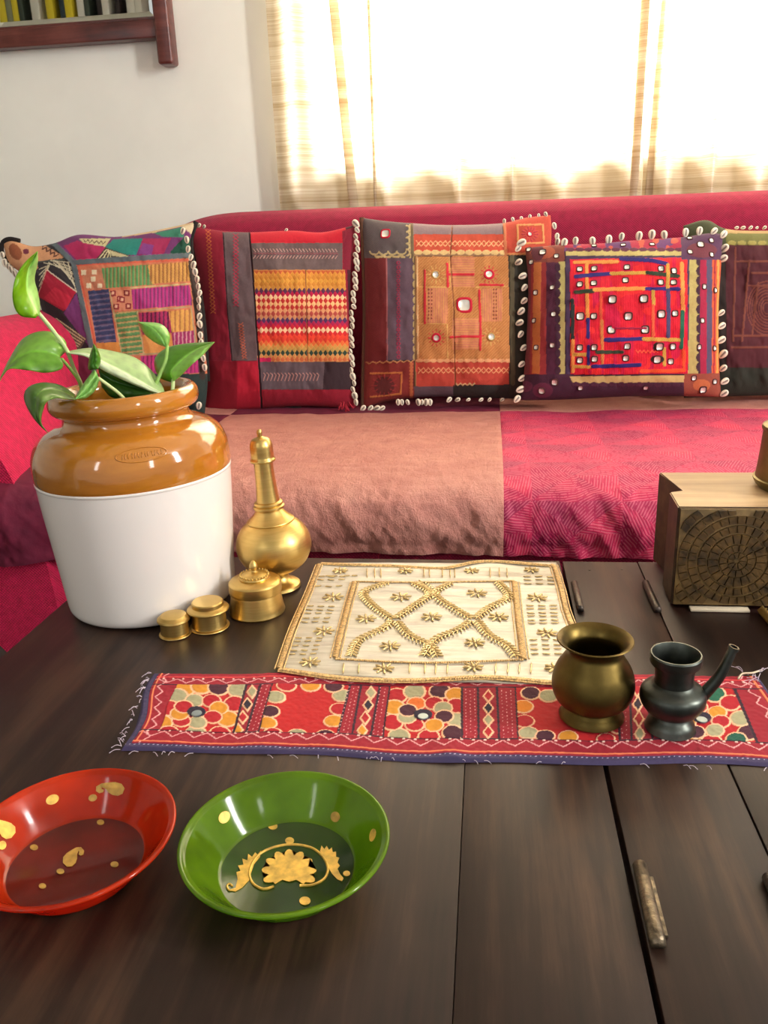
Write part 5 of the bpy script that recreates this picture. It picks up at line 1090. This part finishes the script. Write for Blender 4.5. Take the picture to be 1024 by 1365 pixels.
sp_ = brass_thing('spouted_pot', sx_, sy_, [('foot', smooth_prof([(.0, .0004), (.025, .0004), (.0265, .003), (.0245, .009), (.0195, .0145), (.0185, .018)], 18), None),
    ('body', smooth_prof([(.0185, .0165), (.027, .022), (.0335, .031), (.0350, .039), (.0325, .046), (.0235, .0515), (.0205, .054)], 40)+smooth_prof([(.0205, .054), (.0203, .062), (.0218, .0745)], 10)+[(.0225, .0750), (.0262, .0762), (.0270, .0785), (.0272, .0855), (.0262, .0872), (.0250, .0872), (.0240, .0850), (.0215, .0760), (.0195, .062), (.0195, .054), (.024, .05), (.030, .042), (.028, .030), (.015, .022), (0, .020)], None)],
    'dark bronze pot with a long slanting tube spout on the runner', 'pot', M_bronze, lz)
for q in sp_.children: q.scale = (.94, .94, 1); q.location = (q.location[0]+.06*sx_, q.location[1]+.06*sy_, q.location[2])
s0 = np.array([sx_+.030, sy_+.002, lz+.038]); s2 = onY(978, 864, .775); s1 = (s0+s2)/2+np.array([.002, 0, -.004])
L = spline([s0, s1, s2], 24); V1, F1 = tube_geo(L, np.linspace(.0066, .0046, 24), 14); 
link('spout', mesh('spout', V1, F1[:-2]+[F1[-2]]), M_bronze, sp_); dr = L[-1]-L[-2]; dr /= np.linalg.norm(dr)
Vr, Fr = tube_geo([s2-dr*.002, s2+dr*.0016], [.0054, .0054], 16); link('spout_rim', mesh('spout_rim', Vr, Fr[:-2]), M_bronze, sp_)
Vr, Fr = tube_geo([s2+dr*.0016, s2-dr*.02], [.0038, .0034], 16); link('spout_bore', mesh('spout_bore', Vr, Fr[:-2]+[Fr[-1]]), simple('dark_bore', (14, 12, 10), .9), sp_)
n1, n2 = 16, 2; Vr = []
a1 = np.cross(dr, [0, 1, 0]); a1 /= np.linalg.norm(a1); a2 = np.cross(dr, a1)
for r_ in (.0054, .0038):
    for j in range(16): t = 2*pi*j/16; Vr.append(s2+dr*.0017+r_*(cos(t)*a1+sin(t)*a2))
link('spout_lip', mesh('spout_lip', Vr, [tuple(f) for f in grid_faces(2, 16, 0, True)], False), M_pewter, sp_)

# ------------------------------------------------------------------ carved wooden block with a brass tin on top
bx0, by0, bx1, by1, bz0, bz1 = .256, 1.078, .505, 1.248, TZ+.004, TZ+.146
blk_ = empty('carved_block', (.38, 1.16, TZ), 'brown wooden block with a carved ring mosaic front on the right of the table', 'block')
outl = [(.2505, 1.080), (bx1, by0), (bx1, by1), (.257, by1), (.2735, 1.152), (.2525, 1.147)]
V = [(x, y, bz0) for x, y in outl]+[(x, y, bz1) for x, y in outl]; n6 = len(outl)
bm = bmesh.new(); vs = [bm.verts.new(v) for v in V]
bm.faces.new(vs[:n6][::-1]); tf = bm.faces.new(vs[n6:])
for k in range(n6): bm.faces.new((vs[k], vs[(k+1) % n6], vs[n6+(k+1) % n6], vs[n6+k]))
bmesh.ops.bevel(bm, geom=bm.edges[:], offset=.0015, segments=2, affect='EDGES')
me = bm_mesh('block_body', bm, True, 35); me.materials.append(M_block); me.materials.append(M_blocktop)
for p_ in me.polygons:
    if p_.normal.z > .9: p_.material_index = 1
link('block_body', me, None, blk_)
yfw = 1.0775
link('groove_plate', box_me('groove_plate', .2535, .5035, yfw-.0012, yfw+.002, bz0+.002, bz1-.002, .0004), M_groove, blk_)
ccx, ccz = onY(982, 747, 1.077)[0], onY(982, 747, 1.077)[2]
def wedge(r0, r1, a0_, a1_, clipz):
    g_ = .0005; ga = g_/max(.006, (r0+r1)/2); nn = max(2, int((a1_-a0_)/.18)+1); o_ = []
    for t in np.linspace(a0_+ga, a1_-ga, nn): o_.append((r1-g_, t))
    for t in np.linspace(a1_-ga, a0_+ga, nn): o_.append((r0+g_, t))
    pts = [(ccx+r*cos(t), ccz+r*sin(t)) for r, t in o_]
    xmin, xmax, zmin, zmax = .2545, .5025, bz0+.003, bz1-.003
    cx_ = sum(q[0] for q in pts)/len(pts); cz_ = sum(q[1] for q in pts)/len(pts)
    if not (xmin+.001 < cx_ < xmax-.001 and zmin+.001 < cz_ < zmax-.001): return
    pts = [(min(max(x, xmin), xmax), min(max(z, zmin), zmax)) for x, z in pts]
    lift_ = random.uniform(.0022, .0036); n_ = len(pts); V = [(x, yfw-.001, z) for x, z in pts]
    mx_, mz_ = np.mean([q[0] for q in pts]), np.mean([q[1] for q in pts]); V += [(mx_+(x-mx_)*.92, yfw-.001-lift_, mz_+(z-mz_)*.92) for x, z in pts]
    F = [tuple(range(n_, 2*n_))[::-1]]+[(k, n_+k, n_+(k+1) % n_, (k+1) % n_) for k in range(n_)]
    me = mesh('carved_tile', V, F, False); bm = bmesh.new(); bm.from_mesh(me); bmesh.ops.recalc_face_normals(bm, faces=bm.faces); bm.to_mesh(me); bm.free()
    link('carved_tile', me, M_blockdk, blk_)
s_ = .001012*1.0
rings = [(.003, .0125, 9), (.0130, .0235, 14), (.0240, .0385, 20), (.0395, .0510, 27), (.0525, .0640, 34), (.0652, .0775, 40), (.0790, .0920, 46), (.0935, .108, 52), (.1095, .125, 58), (.1265, .145, 64)]
for r0_, r1_, k_ in rings:
    ph = random.random()
    for j in range(k_): wedge(r0_, r1_, (j+ph)*2*pi/k_, (j+1+ph)*2*pi/k_, None)
link('pale_base_strip', box_me('pale_base_strip', .275, .352, 1.066, 1.079, TZ+.0002, TZ+.0035, .0005), simple('pale_paper', (210, 196, 170), .8), blk_)
for fx_, fy_ in ((.28, 1.10), (.48, 1.10), (.28, 1.22), (.48, 1.22)): link('foot', lathe_me('foot', [(.01, 0), (.01, .0042)], (fx_, fy_, TZ), 12), M_block, blk_)
tx, ty, tz = .4335, 1.168, bz1
brass_thing('brass_tin', tx, ty, [('body', [(0, .0004), (.054, .0004), (.0595, .006), (.0628, .0125), (.0630, .0145), (.0600, .0155)]+smooth_prof([(.0600, .0155), (.0575, .045), (.0555, .082)], 12)+[(.055, .083)], None),
    ('lid', [(.0550, .082), (.0572, .0825), (.0580, .085), (.0570, .0885), (.0530, .0905), (.0480, .0910), (.0470, .0945), (.0440, .0965), (.02, .0985), (0, .099)], None)], 'round dull brass tin with a stepped lid standing on the carved block', 'tin', M_brassold, tz)
# twisted brass rod lying by the block
r_a = np.array([.3665, 1.064, TZ+.006]); r_b = np.array([.372, .955, TZ+.006]); Vt = []; nt = 70; Ft = []
for k in range(nt):
    t = k/(nt-1); c0 = r_a+(r_b-r_a)*t
    for j in range(8):
        a_ = 2*pi*j/8+t*22; rr_ = .0052*(1+.22*cos(4*(2*pi*j/8))); Vt.append((c0[0]+rr_*cos(a_), c0[1], c0[2]+rr_*sin(a_)))
tag(link('twisted_rod', mesh('twisted_rod', Vt, [tuple(f) for f in grid_faces(nt, 8, 0, True)]+[tuple(range(8)), tuple(range((nt-1)*8, nt*8))[::-1]]), M_brass), 'twisted brass rod lying in front of the carved block at the right', 'rod')
